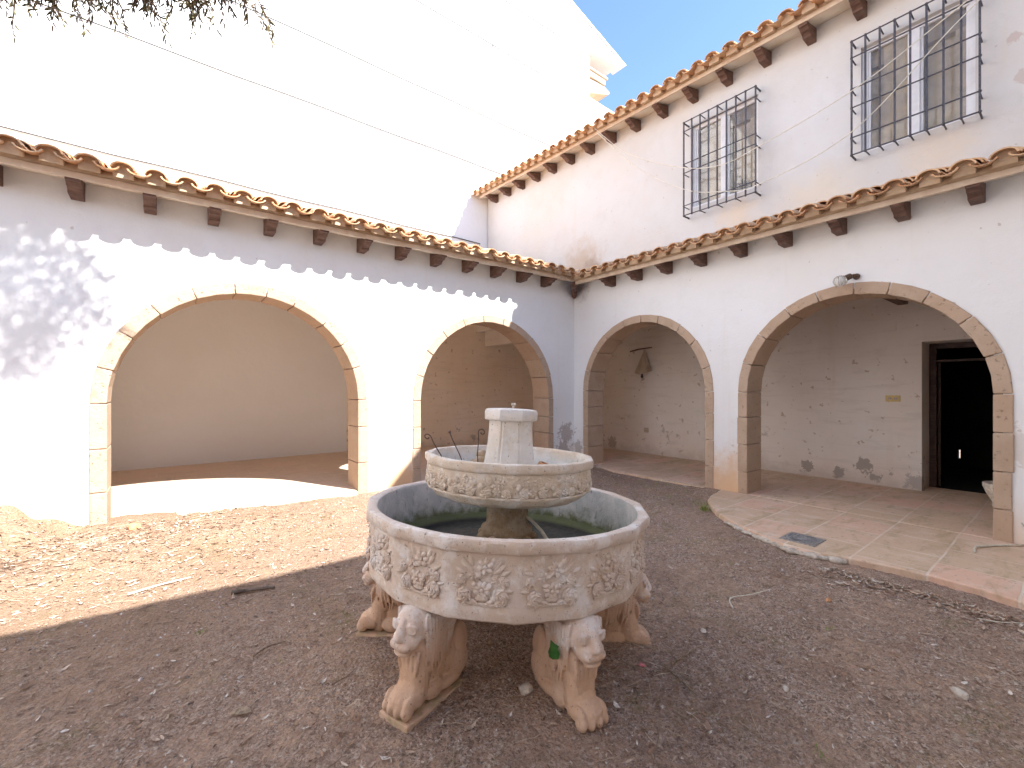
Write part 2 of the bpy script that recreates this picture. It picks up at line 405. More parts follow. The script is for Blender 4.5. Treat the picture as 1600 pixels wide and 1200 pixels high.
S.cycles.max_bounces=10; S.cycles.diffuse_bounces=8; S.cycles.transparent_max_bounces=12

# ------------------------------------------------------------------ ground
CTRL=[(-6.94,0,.40),(-7.4,-.1,.5),(-6.67,-.03,.22),(-6.38,0,.115),(-5.6,0,.09),(-4.6,0,.075),(-3.7,0,.055),(-2.5,0,.05),(-1,0,.07),(-.1,-.3,.06),(0,-1.4,.02),(0,-2.6,.035),(-.12,-2.72,.035),(-.6,-2.9,0),(-1.2,-3.3,0),(-1.7,-4.2,0),(-1.6,-5.5,0),
 (-6.5,-.8,.12),(-6.2,-.5,.09),(-7.2,-1,.25),(-6.2,-1.6,.02),(-5,-1.5,0),(-4,-1.5,0),(-3,-1.5,0),(-2,-2,0),(-4.3,-3.6,0),(-6,-3.5,0),(-7,-3,.02),(-4,-5,0),(-3,-5.5,0),(-6,-5.5,0),(-8,-5,0),(-9,-1,.3),(-9,-3,.05),(-5.3,-2.4,0),(-3.2,-3.2,0)]
def gz(x,y,fine=True):
    sw=0;sz=0
    for (a,b,c) in CTRL:
        d=(x-a)**2+(y-b)**2+.02
        q=1/d**2; sw+=q; sz+=q*c
    z=sz/sw+.022*math.exp(-((x+4.296)**2+(y+3.664)**2)**2/1.3)
    if fine:
        k_=min(1,max(0,(math.hypot(x+4.296,y+3.664)-.7)/.6))*.75+.25
        z+=k_*.014*noise.noise(Vector((x*1.7,y*1.7,.3)))+k_*.010*noise.noise(Vector((x*6,y*6,1.3)))+.006*noise.noise(Vector((x*17,y*17,4)))+.0045*noise.noise(Vector((x*45,y*45,7)))+.003*noise.noise(Vector((x*95,y*95,2)))
        if x<-5.4 and y>-1.6: z+=.018*abs(noise.noise(Vector((x*4,y*4,9))))
        hd=(x+6.52)**2+(y+.22)**2      # burrow hole
        z-=.22*math.exp(-hd/.009)
    return z
def ground():
    xs=[];x=-10
    def rngf(a,b,s):
        n=int(round((b-a)/s)); return [a+(b-a)*i/n for i in range(n+1)]
    xs=[-600,-120,-40,-18]+rngf(-11,-7.4,.12)[:-1]+rngf(-7.4,-6.4,.03)[:-1]+rngf(-6.4,-2.6,.014)[:-1]+rngf(-2.6,-1.2,.03)[:-1]+rngf(-1.2,.2,.06)+[6,18,40,120,600]
    ys=[-600,-120,-40,-18,-12]+rngf(-9,-5.4,.12)[:-1]+rngf(-5.4,-2.0,.014)[:-1]+rngf(-2.0,.0,.03)+[.18,1,3,5,18,40,120,600]
    v=[];f=[]
    for yy in ys:
        for xx in xs:
            if -11<=xx<=.2 and -9<=yy<=.2: 
                z=gz(xx,yy)
            else: z=-.06
            v.append((xx,yy,z))
    nx=len(xs)
    for j in range(len(ys)-1):
        for i in range(nx-1):
            f.append((j*nx+i,j*nx+i+1,(j+1)*nx+i+1,(j+1)*nx+i))
    b=MB(); b.v=v; b.f=f
    return kind(b.build('ground',M['soil'],smooth=True),'structure')
ground()

# arcade floors and the paved apron
b=MB(); b.box(-11,-.002,.02,5.2,-.04,.10); b.box(-6.25,-3.91,-.055,.02,-.04,.098); b.box(-3.03,-.66,-.055,.02,-.04,.098)
kind(b.build('arcade_floor',M['flag_pale'],bevel=.012),'structure')
b=MB(); b.box(.0,1.95,-8,5.2,-.04,.056); b.box(-.07,.0,-2.49,-.36,-.06,.053); b.box(1.95,2.4,-5.28,-4.36,-.04,.056)
kind(b.build('paved_floor',M['flag'],bevel=.01),'structure')
ap=[(-.003,-2.70),(-.2,-2.74),(-.45,-2.79),(-.68,-2.88),(-.9,-3.04),(-1.1,-3.22),(-1.3,-3.47),(-1.48,-3.78),(-1.6,-4.05),(-1.63,-4.25),(-1.55,-4.45),(-1.50,-4.7),(-1.47,-5.0),(-1.50,-5.25),(-1.56,-5.45),(-1.62,-6.2),(-1.62,-8),(-.003,-8)]
b=MB(); b.prism(ap,lambda x,y:(x,y,-.05),lambda x,y:(x,y,.052))
kind(b.build('patio',M['flag'],bevel=.012),'structure')
b=MB()
edge=[(-1.24,-3.40),(-1.4,-3.66),(-1.535,-3.93),(-1.61,-4.16),(-1.60,-4.30),(-1.53,-4.5)]
for i in range(len(edge)-1):
    for k in range(5):
        t=(k+.5)/5; x=edge[i][0]+(edge[i+1][0]-edge[i][0])*t-.018; y=edge[i][1]+(edge[i+1][1]-edge[i][1])*t
        b.ell((x+rnd.uniform(-.012,.02),y,.016),(.018+rnd.uniform(0,.025),rnd.uniform(.03,.06),rnd.uniform(.014,.03)),Matrix.Rotation(rnd.uniform(-.6,.6),3,'Z'),8,6)
kind(b.build('mortar_kerb',M['pebble'],smooth=True),'structure')

# ------------------------------------------------------------------ building parts
def arch_wall(mb,P,u0,u1,zt,openings,t):
    """P(u,n,z)->xyz ; wall from u0..u1, height zt, thickness t, arched openings (uc,r,spring)"""
    us=[u0]
    def quad(a,b_,c,d): mb.add([a,b_,c,d],[(0,1,2,3)])
    cur=u0
    for (uc,r,sp) in sorted(openings):
        for n in (0,t): quad(P(cur,n,-.3),P(uc-r,n,-.3),P(uc-r,n,zt),P(cur,n,zt))
        K=28
        pts=[(uc-r*math.cos(math.pi*k/K),sp+r*math.sin(math.pi*k/K)) for k in range(K+1)]
        for k in range(K):
            (a,za),(c,zc)=pts[k],pts[k+1]
            for n in (0,t): quad(P(a,n,za),P(c,n,zc),P(c,n,zt),P(a,n,zt))
            quad(P(a,0,za),P(c,0,zc),P(c,t,zc),P(a,t,za))
        for uu in (uc-r,uc+r): quad(P(uu,0,-.3),P(uu,0,sp),P(uu,t,sp),P(uu,t,-.3))
        cur=uc+r
    for n in (0,t): quad(P(cur,n,-.3),P(u1,n,-.3),P(u1,n,zt),P(cur,n,zt))
    quad(P(u0,0,zt),P(u1,0,zt),P(u1,t,zt),P(u0,t,zt))
    for uu in (u0,u1): quad(P(uu,0,-.3),P(uu,0,zt),P(uu,t,zt),P(uu,t,-.3))
def arch_stones(P,uc,ro,ri,sp,t,nv,parent,jn,seed):
    r=random.Random(seed); mb=MB()
    gap=.006
    def block(pi0,pi1,po1,po0):
        fr=-.012-r.uniform(0,.008)
        q=[pi0,pi1,po1,po0]
        mb.add([P(a,fr,z) for a,z in q]+[P(a,t+.012,z) for a,z in q],[(0,1,2,3),(7,6,5,4),(0,4,5,1),(1,5,6,2),(2,6,7,3),(3,7,4,0)])
    ang=[0]
    ws=[r.uniform(.85,1.18) for _ in range(nv)]; tot=sum(ws)
    for q in ws: ang.append(ang[-1]+math.pi*q/tot)
    for i in range(nv):
        a0=ang[i]+gap/ri*.6; a1=ang[i+1]-gap/ri*.6
        o=ro+r.uniform(-.005,.004); ii=ri+r.uniform(-.003,.003)
        am=(a0+a1)/2
        f=lambda rad,a:(uc-rad*math.cos(a),sp+rad*math.sin(a))
        k=1+.25*(a1-a0)**2/8   # straight-faced blocks bulging to the curve
        # two chords per block keep the outline slightly faceted
        for (b0,b1) in ((a0,am),(am,a1)):
            pass
        n=2
        pin=[f(ii,a0+(a1-a0)*q/n) for q in range(n+1)]; pout=[f(o,a0+(a1-a0)*q/n) for q in range(n+1)]
        ring=pin+pout[::-1]
        fr=-.012-r.uniform(0,.008); m=len(ring)
        mb.add([P(a,fr,z) for a,z in ring]+[P(a,t+.012,z) for a,z in ring],
           [tuple(range(m))[::-1],tuple(range(m,2*m))]+[(q,(q+1)%m,m+(q+1)%m,m+q) for q in range(m)])
    for sgn in (-1,1):
        z=-.2; hs=[]
        zs=[-.2]; n=jn
        step=(sp-.0)/n
        cur=0
        for i in range(n): 
            cur+=step*r.uniform(.9,1.1) if i<n-1 else 0
            zs.append(sp if i==n-1 else cur)
        for i in range(n):
            z0=zs[i]+gap*.5; z1=zs[i+1]-gap*.5
            a=uc+sgn*ri; c=uc+sgn*(ro+r.uniform(-.006,.006))
            block((a,z0),(a,z1),(c,z1),(c,z0))
    return mb.build('arch_surround',M['voussoir'],parent,bevel=.009)

def tile_shape(L,r0,r1,th,convex,n=8):
    """half-barrel along +v (0..L), radius r0 at v=0 -> r1 at v=L; returns local (u,v,w) verts and faces"""
    vs=[];fs=[]
    sg=1 if convex else -1
    for v,r in ((0,r0),(L,r1)):
        for rr in (r,r-th):
            for i in range(n+1):
                a=math.pi*(.04+.92*i/n)
                vs.append((-rr*math.cos(a),v,sg*rr*math.sin(a)*(.78 if convex else .56)))
    k=n+1
    for i in range(n):
        fs+= [(i,i+1,2*k+i+1,2*k+i),(k+i+1,k+i,3*k+i,3*k+i+1),(i+1,i,k+i,k+i+1),(2*k+i,2*k+i+1,3*k+i+1,3*k+i)]
    fs+=[(0,2*k,3*k,k),(n,k+n,3*k+n,2*k+n)]
    return vs,fs
def tiled_roof(mb,u0,u1,rows,place,keep,pitch=.228,seed=1,gaps=(),plug=None):
    """place(u,v,w)->xyz with v up the slope; keep(u,v)->bool"""
    r=random.Random(seed); L=.44; exp=.36
    cov=tile_shape(L,.088,.074,.014,True); pan=tile_shape(L,.088,.078,.014,False)
    u=u0; k=0
    while u<u1:
        for g_ in gaps:
            if u-pitch<g_<=u: u+=.045
        for j in range(rows):
            v=j*exp
            for (sh,du,w0) in ((cov,0,.062),(pan,pitch/2,.082)):
                uu=u+du
                if not keep(uu,v+.18): continue
                ju,jv,jr=r.uniform(-.007,.007),r.uniform(-.018,.012),r.uniform(-.03,.03)
                vs=[]
                for (a,b_,c) in sh[0]:
                    vs.append(place(uu+ju+a+jr*b_,v+jv+b_-.0,w0+c-.045*b_/L+.02))
                mb.add(vs,sh[1])
                if plug and j==0 and sh is cov:
                    q=[(uu+ju+.070*math.cos(a),w0+.070*.8*math.sin(a)+.02) for a in [math.pi*i/8 for i in range(9)]]+[(uu+ju-.07,w0-.058),(uu+ju+.07,w0-.058)]
                    vv=v+r.uniform(.08,.095)
                    plug.prism(q,lambda a,c,vv=vv:place(a,vv,c),lambda a,c,vv=vv:place(a,vv+.1,c))
        u+=pitch; k+=1
def corbel(parent,P,u,top,wdt=.098,L=.315,scale=1):
    """P(u,o,z): o outwards from the wall face"""
    prof=[(0,0),(L,-.0),(L+.005,-.035),(L-.035,-.048),(L-.060,-.085),(L-.072,-.105),(L-.105,-.115),(L-.135,-.145),(L-.145,-.178),(0,-.185)]
    mb=MB()
    sl=.255
    mb.prism([(o,z*scale-(sl*o if i<2 else sl*o*(1-max(0,-z-.03)/.16))) for i,(o,z) in enumerate(prof)],
       lambda o,z:P(u-wdt/2,o-(0 if o>0 else .03),top+z),lambda o,z:P(u+wdt/2,o-(0 if o>0 else .03),top+z))
    return mb.build('corbel',M['corbel'],parent,bevel=.006)
def eave(parent,P,u0,u1,top,name='eave'):
    """plastered soffit, fascia board and mortar bedding under the tiles; top: soffit height at wall"""
    mb=MB(); mb.prism([(0,top),(.315,top-.080),(.315,top-.053),(.0,top+.04)],lambda o,z:P(u0,o-.02,z),lambda o,z:P(u1,o-.02,z))
    mb.build('soffit',M['soffit'],parent)
    mb=MB(); mb.prism([(.291,top-.088),(.328,top-.094),(.328,top-.038),(.291,top-.032)],lambda o,z:P(u0,o,z),lambda o,z:P(u1,o,z))
    mb.build('fascia',M['board'],parent,bevel=.005)
    mb=MB(); n=int(abs(u1-u0)/.05)
    vs=[];fs=[]
    prof=[(.26,top-.055),(.318,top-.036),(.325,top-.005),(.320,top+.035),(.26,top+.075)]
    for i in range(n+1):
        u=u0+(u1-u0)*i/n
        for (o,z) in prof: vs.append(P(u,o+rnd.uniform(-.007,.007),z+(rnd.uniform(-.008,.008) if z>top-.04 else 0)))
    m=len(prof)
    for i in range(n):
        for j in range(m-1): fs.append((i*m+j,i*m+j+1,(i+1)*m+j+1,(i+1)*m+j))
    mb.add(vs,fs); mb.build('mortar_bed',M['mortar'],parent,smooth=True)

# ------------------------------------------------------------------ left arcade wing
T=.38
AW=empty('arcade_wing',(-5,0,0),'single storey white arcade wing with two sandstone arches, its face in full sun','building')
PL=lambda u,n,z:(u,n,z)
mb=MB(); arch_wall(mb,PL,-10.5,.0,3.36,[(-5.08,1.235,1.25),(-1.835,1.25,1.22)],T)
mb.build('wall',M['plaster'],AW)
arch_stones(PL,-5.08,1.302,1.18,1.25,T,11,AW,3,3)
arch_stones(PL,-1.835,1.313,1.195,1.22,T,11,AW,4,5)
# back wall of the arcade (runs a little askew), end wall and ceiling
mb=MB(); mb.prism([(-10.5,5.1),(2.4,2.55),(2.4,2.75),(-10.5,5.3)],lambda x,y:(x,y,-.2),lambda x,y:(x,y,3.0)); mb.build('back_wall',M['plaster_in'],AW)
mb=MB(); mb.box(-10.5,-10.3,.38,5.1,-.2,3.0); mb.build('end_wall',M['plaster_in'],AW)
mb=MB(); mb.box(-10.5,-.002,.3,5.3,3.0,3.1); mb.build('ceiling',M['plaster_in'],AW)
OL=lambda u,o,z:(u,-o,z)
eave(AW,OL,-10.5,-.31,3.30)
for k in range(19): corbel(AW,OL,-.77-.517*k+.0+(rnd.uniform(-.008,.008)),3.30)
mb=MB(); PG=MB(); tiled_roof(mb,-10.45,.6,12,lambda u,v,w_:(u,-.50+v*.95,3.232+v*.315+w_),lambda u,v:(u<-.44+v*.95-.02) and u<.52 and v*.95<4.15,seed=4,gaps=(-4.53,-2.25),plug=PG)
join2(mb,PG,'roof_tiles',M['tile'],M['mortar'],AW,smooth=35)
mb=MB(); mb.prism([(-.285,3.29),(3.56,4.57),(3.56,4.50),(-.285,3.26)],lambda y,z:(-10.5,y,z),lambda y,z:(-.36,y,z)); mb.build('roof_deck',M['soffit'],AW)

# ------------------------------------------------------------------ right two-storey house
HW=empty('courtyard_house',(0.2,-3,0),'two storey white house with arcade below, barred windows above and tiled eaves, in shade','building')
PR=lambda u,n,z:(n,u,z)
mb=MB(); arch_wall(mb,PR,-8.5,.0,3.30,[(-1.415,1.12,1.35),(-4.1,1.12,1.345)],T); mb.box(.0,T,.0,T,-.3,3.3)
mb.build('wall',M['plaster'],HW)
arch_stones(PR,-1.415,1.182,1.065,1.35,T,10,HW,4,8)
arch_stones(PR,-4.1,1.180,1.06,1.345,T,10,HW,4,12)
# inside: back wall with the door opening, ceiling, joists, lintel
DY0,DY1,DZ=-5.26,-4.36,2.0
mb=MB(); mb.box(1.95,2.5,-8.5,DY0,-.2,2.72); mb.box(1.95,2.5,DY1,3.2,-.2,2.72); mb.box(1.95,2.5,DY0,DY1,DZ,2.72)
mb.build('back_wall',M['plaster_in2'],HW)
mb=MB(); mb.box(.02,2.5,-8.5,2.75,2.72,2.84); mb.build('ceiling',M['plaster_in2'],HW)
mb=MB(); mb.box(.03,.36,.39,2.9,2.36,2.715); mb.box(-.1,.03,.39,3.1,2.70,3.0); mb.build('lintel',M['plaster_in2'],HW)
for y in (-1.41,-2.79,-4.17,-5.55):
    mb=MB(); mb.box(.37,1.96,y-.055,y+.055,2.51,2.70); mb.build('ceiling_joist',M['corbel'],HW,bevel=.008)
# door frame and leaf standing open into the dark room
fx0,fx1=2.38,2.48
mb=MB(); mb.box(fx0,fx1,DY1-.075,DY1-.002,.056,DZ-.002); mb.box(fx0,fx1,DY0+.002,DY0+.075,.056,DZ-.002); mb.box(fx0,fx1,DY0+.075,DY1-.075,DZ-.075,DZ-.002)
mb.box(fx0+.012,fx1-.02,DY0+.075,DY1-.075,DZ-.25,DZ-.22)
mb.build('door_frame',M['door'],HW,bevel=.006)
mb=MB(); Mx=Matrix.Translation((2.50,-4.44,0))@Matrix.Rotation(R_(10),4,'Z')
mb.box(0,.82,-.02,.02,.07,1.74,Mx)
for z0,z1 in((.2,.8),(.95,1.6)): mb.box(.12,.70,-.028,-.02,z0,z1,Mx)
mb.build('door_leaf',M['door'],HW,bevel=.004)
# the dark room behind: closed box with a slit under the far shutter
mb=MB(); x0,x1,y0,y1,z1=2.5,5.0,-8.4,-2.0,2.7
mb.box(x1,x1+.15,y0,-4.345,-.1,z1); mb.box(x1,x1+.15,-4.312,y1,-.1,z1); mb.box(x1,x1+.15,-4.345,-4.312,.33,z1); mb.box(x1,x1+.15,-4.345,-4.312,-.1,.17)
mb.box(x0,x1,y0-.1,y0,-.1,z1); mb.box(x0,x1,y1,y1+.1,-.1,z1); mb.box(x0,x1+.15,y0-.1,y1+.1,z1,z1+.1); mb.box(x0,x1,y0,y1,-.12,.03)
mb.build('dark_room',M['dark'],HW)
# lower eave
OR=lambda u,o,z:(-o,u,z)
eave(HW,OR,-8.5,-.31,3.25)
for k in range(15): corbel(HW,OR,-.90-.5215*k+rnd.uniform(-.008,.008),3.25)
mb=MB(); mb.ell((-.10,-.10,3.10),(.055,.055,.12)); mb.tube([(-.02,-.02,3.12),(-.34,-.34,3.16)],.055,8); mb.build('corner_bracket',M['corbel'],HW,smooth=50)
mb=MB(); PG=MB(); tiled_roof(mb,-8.45,.6,4,lambda u,v,w_:(-.50+v*.95,u,3.182+v*.315+w_),lambda u,v:(u<-.44+v*.95-.02) and v*.95<1.15,seed=9,plug=PG)
join2(mb,PG,'roof_tiles',M['tile'],M['mortar'],HW,smooth=35)
mb=MB(); mb.prism([(-.285,3.25),(.60,3.54),(.60,3.47),(-.285,3.215)],lambda x,z:(x,-8.5,z),lambda x,z:(x,-.36,z)); mb.build('roof_deck',M['soffit'],HW)
# upper storey wall with two window openings
UX=.58; UT=.30
W=[(-2.92,-1.93,4.16,5.43),(-4.99,-4.06,4.13,5.36)]
tilt=lambda y,z:z+.034*y
def upz(y): return 6.17+.034*y
mb=MB()
ys=sorted([-8.5,3.57]+[q for w_ in W for q in w_[:2]])
for i in range(len(ys)-1):
    a,c=ys[i],ys[i+1]
    win=[w_ for w_ in W if abs(w_[0]-a)<1e-6]
    segs=[(3.3,None)] if not win else [(3.3,win[0][2]),(win[0][3],None)]
    for z0,z1 in segs:
        za,zc=(upz(a),upz(c)) if z1 is None else (z1,z1)
        for x in (UX,UX+UT): mb.add([(x,a,z0),(x,c,z0),(x,c,zc),(x,a,za)],[(0,1,2,3)])
for (a,c,z0,z1) in W:
    mb.add([(UX,a,z0),(UX,a,z1),(UX+UT,a,z1),(UX+UT,a,z0)],[(0,1,2,3)]); mb.add([(UX,c,z0),(UX,c,z1),(UX+UT,c,z1),(UX+UT,c,z0)],[(0,1,2,3)])
    mb.add([(UX,a,z0),(UX,c,z0),(UX+UT,c,z0),(UX+UT,a,z0)],[(0,1,2,3)]); mb.add([(UX,a,z1),(UX,c,z1),(UX+UT,c,z1),(UX+UT,a,z1)],[(0,1,2,3)])
mb.add([(UX,3.57,3.3),(UX+UT,3.57,3.3),(UX+UT,3.57,upz(3.57)),(UX,3.57,upz(3.57))],[(0,1,2,3)])
mb.build('upper_wall',M['plaster_up'],HW)
OU=lambda u,o,z:(UX-o,u,z+.034*u)
eave(HW,OU,-8.5,3.45,6.03)
for k in range(23): corbel(HW,OU,3.17-.5175*k+rnd.uniform(-.008,.008),6.015)
mb=MB(); PG=MB(); tiled_roof(mb,-8.45,3.5,13,lambda u,v,w_:(UX-.50+v*.95,u,5.942+v*.315+w_+.034*u),lambda u,v:True,seed=21,plug=PG)
join2(mb,PG,'upper_roof_tiles',M['tile'],M['mortar'],HW,smooth=35)
mb=MB(); mb.prism([(UX-.285,6.005),(5.2,7.46),(5.2,7.40),(UX-.285,5.97)],lambda x,z:(x,-8.5,z-.289),lambda x,z:(x,3.5,z+.119)); mb.build('upper_roof_deck',M['soffit'],HW)
mb=MB(); mb.box(6.9,7.2,-8.5,3.55,2.85,7.3); mb.box(5.0,5.1,-8.5,3.5,5.5,7.2); mb.build('rear_wall',M['plaster_up'],HW)

# windows: frame, two sashes with glass, pale blind and dim room behind
M['blind']=simple('beige_blind',(.80,.66,.50),.8,0,.12,3,0)
def window(wd,idx):
    a,c,z0,z1=wd; x=UX+.06
    fb=MB()
    for (y0,y1,q0,q1) in ((a,a+.05,z0,z1),(c-.05,c,z0,z1),(a+.05,c-.05,z0,z0+.05),(a+.05,c-.05,z1-.05,z1)): fb.box(x,x+.06,y0,y1,q0,q1)
    m_=(a+c)/2; fb.box(x-.012,x+.05,m_-.04,m_+.04,z0+.05,z1-.05)
    for (y0,y1) in ((a+.05,m_-.04),(m_+.04,c-.05)):
        for (p0,p1,q0,q1) in ((y0,y0+.025,z0+.05,z1-.05),(y1-.025,y1,z0+.05,z1-.05)): fb.box(x+.015,x+.045,p0,p1,q0,q1)
    f=fb.build('window',M['frame'],HW,bevel=.004)
    for (y0,y1) in ((a+.07,m_-.06),(m_+.06,c-.07)):
        g=MB(); g.box(x+.028,x+.034,y0,y1,z0+.05,z1-.05); g.build('pane',M['glass'],f)
    r=MB()   # shallow dim room
    r.box(UX+UT+.5,UX+UT+.55,a-.3,c+.3,z0-.3,z1+.3); r.box(UX+UT,UX+UT+.5,a-.35,a-.3,z0-.3,z1+.3); r.box(UX+UT,UX+UT+.5,c+.3,c+.35,z0-.3,z1+.3)
    r.box(UX+UT,UX+UT+.55,a-.35,c+.35,z1+.3,z1+.35); r.box(UX+UT,UX+UT+.55,a-.35,c+.35,z0-.35,z0-.3)
    r.box(UX+UT+.47,UX+UT+.5,a+.25,a+.30,z0-.3,z1+.3); r.box(UX+UT+.47,UX+UT+.5,a-.3,c+.3,(z0+z1)/2+.1,(z0+z1)/2+.15)
    r.build('room_interior',M['room'],HW)
    q=MB(); m_=(a+c)/2
    for (y0,y1,dx) in ((m_+.06,m_+.28,.0),(m_+.30,c-.02,.10),(a+.05,m_-.06,.10),(a+.05,a+.16,.02)):
        q.box(UX+.112+dx,UX+.122+dx,y0,y1,z0+.02,z1-.03)
    q.build('blind',M['blind'],f)
    s=MB(); s.box(UX+.002,UX+.055,a+.002,c-.002,z0+.002,z0+.02); s.build('sill',M['frame'],f)
    # roller shutter box at the head
    s=MB(); s.box(x+.07,x+.2,a+.02,c-.02,z1-.22,z1-.01); s.build('shutter_box',M['creamplastic'],f,bevel=.01)
    if idx==0:
        # dried plant on the window ledge inside
        p=MB()
        for i in range(34):
            an=rnd.uniform(0,6.28); l=rnd.uniform(.15,.34); e=rnd.uniform(.1,1.2)
            b0=Vector((x+.085,m_-.26,z0+.06)); d=Vector((math.cos(an)*math.cos(e)*.12,math.sin(an)*math.cos(e),math.sin(e)))
            p.tube([b0,b0+d*l*.6,b0+d*l+Vector((0,0,-.05))],[.012,.01,.002],4)
        p.ell((x+.09,m_-.26,z0+.10),(.03,.14,.11),n=10,m=6)
        tag(p.build('dried_plant',M['palm']),'dark dried spiky plant behind the glass of the farther upper window','plant')
    # grille
    gy0,gy1=(a-.03,c+.03) if idx==0 else (a-.045,c+.05)
    gz0,gz1=(4.03,5.45) if idx==0 else (4.085,5.395)
    fr=(0,.097,.448,.545,.896,1) if idx==0 else (0,.146,.42,.585,.848,1)
    G=MB(); gx=UX-.15; r_=.0085
    ysb=[gy0+(gy1-gy0)*i/8 for i in range(9)]
    for y in ysb:
        G.box(gx-r_,gx+r_,y-r_,y+r_,gz0-.01,gz1+.01)
        for zz in (gz0,gz1): G.ell((gx,y,zz),.0165,n=8,m=6)
    for q in fr:
        z=gz1-(gz1-gz0)*q
        G.tube([(gx-.004,gy0-.01,z),(gx-.004,gy1+.01,z)],.0085,6)
        for y in (gy0,gy1):
            G.ell((gx,y,z),.016,n=8,m=6); G.tube([(gx,y,z-.012),(UX+.03,y-.0,z-.012)],.0075,6)
    for i in range(0,9,2 if idx==0 else 1):
        for zz in (gz0,gz1): G.tube([(gx,ysb[i],zz),(UX+.03,ysb[i],zz)],.0075,6)
    G.build('window_grille',M['iron'],HW,smooth=40)
window(W[0],0); window(W[1],1)

# ------------------------------------------------------------------ white apartment block behind
AB=empty('apartment_building',(-2,3.7,0),'tall plain white apartment block rising behind the arcade roof, with a balcony under its eaves','building')
YB=3.60
gab=[(-16,0),(4.37,0),(4.37,11.85),(5.83,11.85),(5.83,12.02),(-4.5,15.3),(-16,11.7)]
mb=MB(); mb.prism([(-16,-.2),(4.37,-.2),(4.37,12.45),(-4.5,15.2),(-16,11.6)],lambda x,z:(x,YB,z),lambda x,z:(x,15,z)); 
mb.build('wall',M['white_far'],AB)
mb=MB(); mb.prism([(4.372,11.83),(5.78,11.83),(5.83,12.0),(4.372,12.44)],lambda x,z:(x,YB+.002,z),lambda x,z:(x,15,z)); mb.build('eaves_slab',M['white_far'],AB)
mb=MB()
for k in range(32):   # verge tiles stepping up the slope
    x=5.88-.34*k; z=12.0+.31*(5.83-x)
    mb.box(-.19,.19,-.06,.5,-.012,.02,Matrix.Translation((x,YB,z+.02+.006*(k%2)))@Matrix.Rotation(R_(17.6),4,'Y'))
mb.build('verge_tiles',M['white_far'],AB,bevel=.008)
mb=MB(); mb.prism([(4.372,-.2),(14,-.2),(14,10.0),(4.372,10.27)],lambda x,z:(x,YB+.004,z),lambda x,z:(x,YB+.22,z)); mb.build('terrace_parapet',M['white_far'],AB)
mb=MB(); mb.box(4.3,5.5,YB+.25,12,-.2,9.9); mb.build('lower_block',M['white_far'],AB)
mb=MB(); mb.box(4.376,5.25,YB+.12,11,11.05,11.22); mb.box(4.376,5.40,YB+.14,11,11.30,11.38); mb.build('awning_box',M['creamplastic'],AB,bevel=.02)
mb=MB(); mb.prism([(4.376,10.50),(5.45,10.86),(5.50,10.95),(5.2,11.04),(4.376,10.98)],lambda x,z:(x,YB+.16,z),lambda x,z:(x,11,z)); mb.build('awning',M['awning'],AB)
# cables pinned along the white facade
for (z0,z1,xa,xb,lab) in ((5.03,4.97,-16,.35,'thin grey cable lowest on the white facade, just above the arcade tiles'),
   (6.95,6.93,-16,3.0,'thin grey facade cable running to the end of the upper eave, second up from below'),
   (8.26,8.22,-16,3.4,'thin grey cable crossing the middle of the white facade, third up from the arcade tiles'),
   (10.22,10.09,-16,4.36,'thin grey cable high on the white facade ending at the parapet corner'),
   (11.4,11.5,-16,4.36,'topmost thin grey cable on the white facade ending below the balcony soffit')):
    mb=MB(); n=24; mb.tube([(xa+(xb-xa)*i/n,YB-.02,z0+(z1-z0)*(xa+(xb-xa)*i/n+7.6)/12+.01*math.sin(i*1.7)) for i in range(n+1)],.0114,5)
    tag(mb.build('facade_cable',M['cable'],smooth=True),lab,'cable','cables along the white facade')
mb=MB(); mb.tube([(.87,YB-.02,12.9),(.856,YB-.02,11.62),(.836,YB-.03,10.8),(.776,YB-.05,10.2),(.60,YB-.06,9.84),(.404,YB-.06,9.56)],.0065,5)
tag(mb.build('loose_cable',M['cable'],smooth=True),'loose grey cable end dangling down the white facade','cable')

# ------------------------------------------------------------------ houses at the near side (behind the viewer)
BH=empty('gabled_house',(1.5,-6.3,0),'white gabled house closing the near side of the courtyard','building')
mb=MB(); mb.prism([(-2.5,-.2),(5.7,-.2),(5.7,4.5),(1.6,9.06),(-2.5,4.52)],lambda x,z:(x,-6.32,z),lambda x,z:(x,-14,z))
mb.build('wall',M['plaster_up'],BH)
BW=empty('rear_wing',(-7,-6.8,0),'low white tiled wing closing the near side of the courtyard','building')
mb=MB(); mb.prism([(-6.8,-.2),(-6.8,4.4),(-10.5,5.6),(-10.5,-.2)],lambda y,z:(-13,y,z),lambda y,z:(-2.52,y,z)); mb.build('wall',M['plaster_up'],BW)
mb=MB(); mb.prism([(-6.3,4.40),(-6.3,4.5),(-10.6,5.9),(-10.6,5.8)],lambda y,z:(-13,y,z),lambda y,z:(-2.52,y,z)); mb.build('roof',M['tile'],BW)

CW=empty('bounce_block',(-10.6,-3,0),'tall plain white block added out of view at left to bounce sun into the courtyard','building')  # unseen block, added as a sunlit reflector for the shaded courtyard
mb=MB(); mb.prism([(-10.6,-.2),(-10.6,9.5),(-15,11),(-15,-.2)],lambda x,z:(x,-13,z),lambda x,z:(x,3.5,z)); mb.build('wall',M['white_far'],CW)
for (y,z) in ((-2.2,4.6),(-5.0,4.6),(-2.2,7.2),(-5.0,7.2)):
    mb=MB(); mb.box(-10.62,-10.57,y-.5,y+.5,z-.6,z+.6); mb.build('shutter',M['corbel'],CW,bevel=.01)

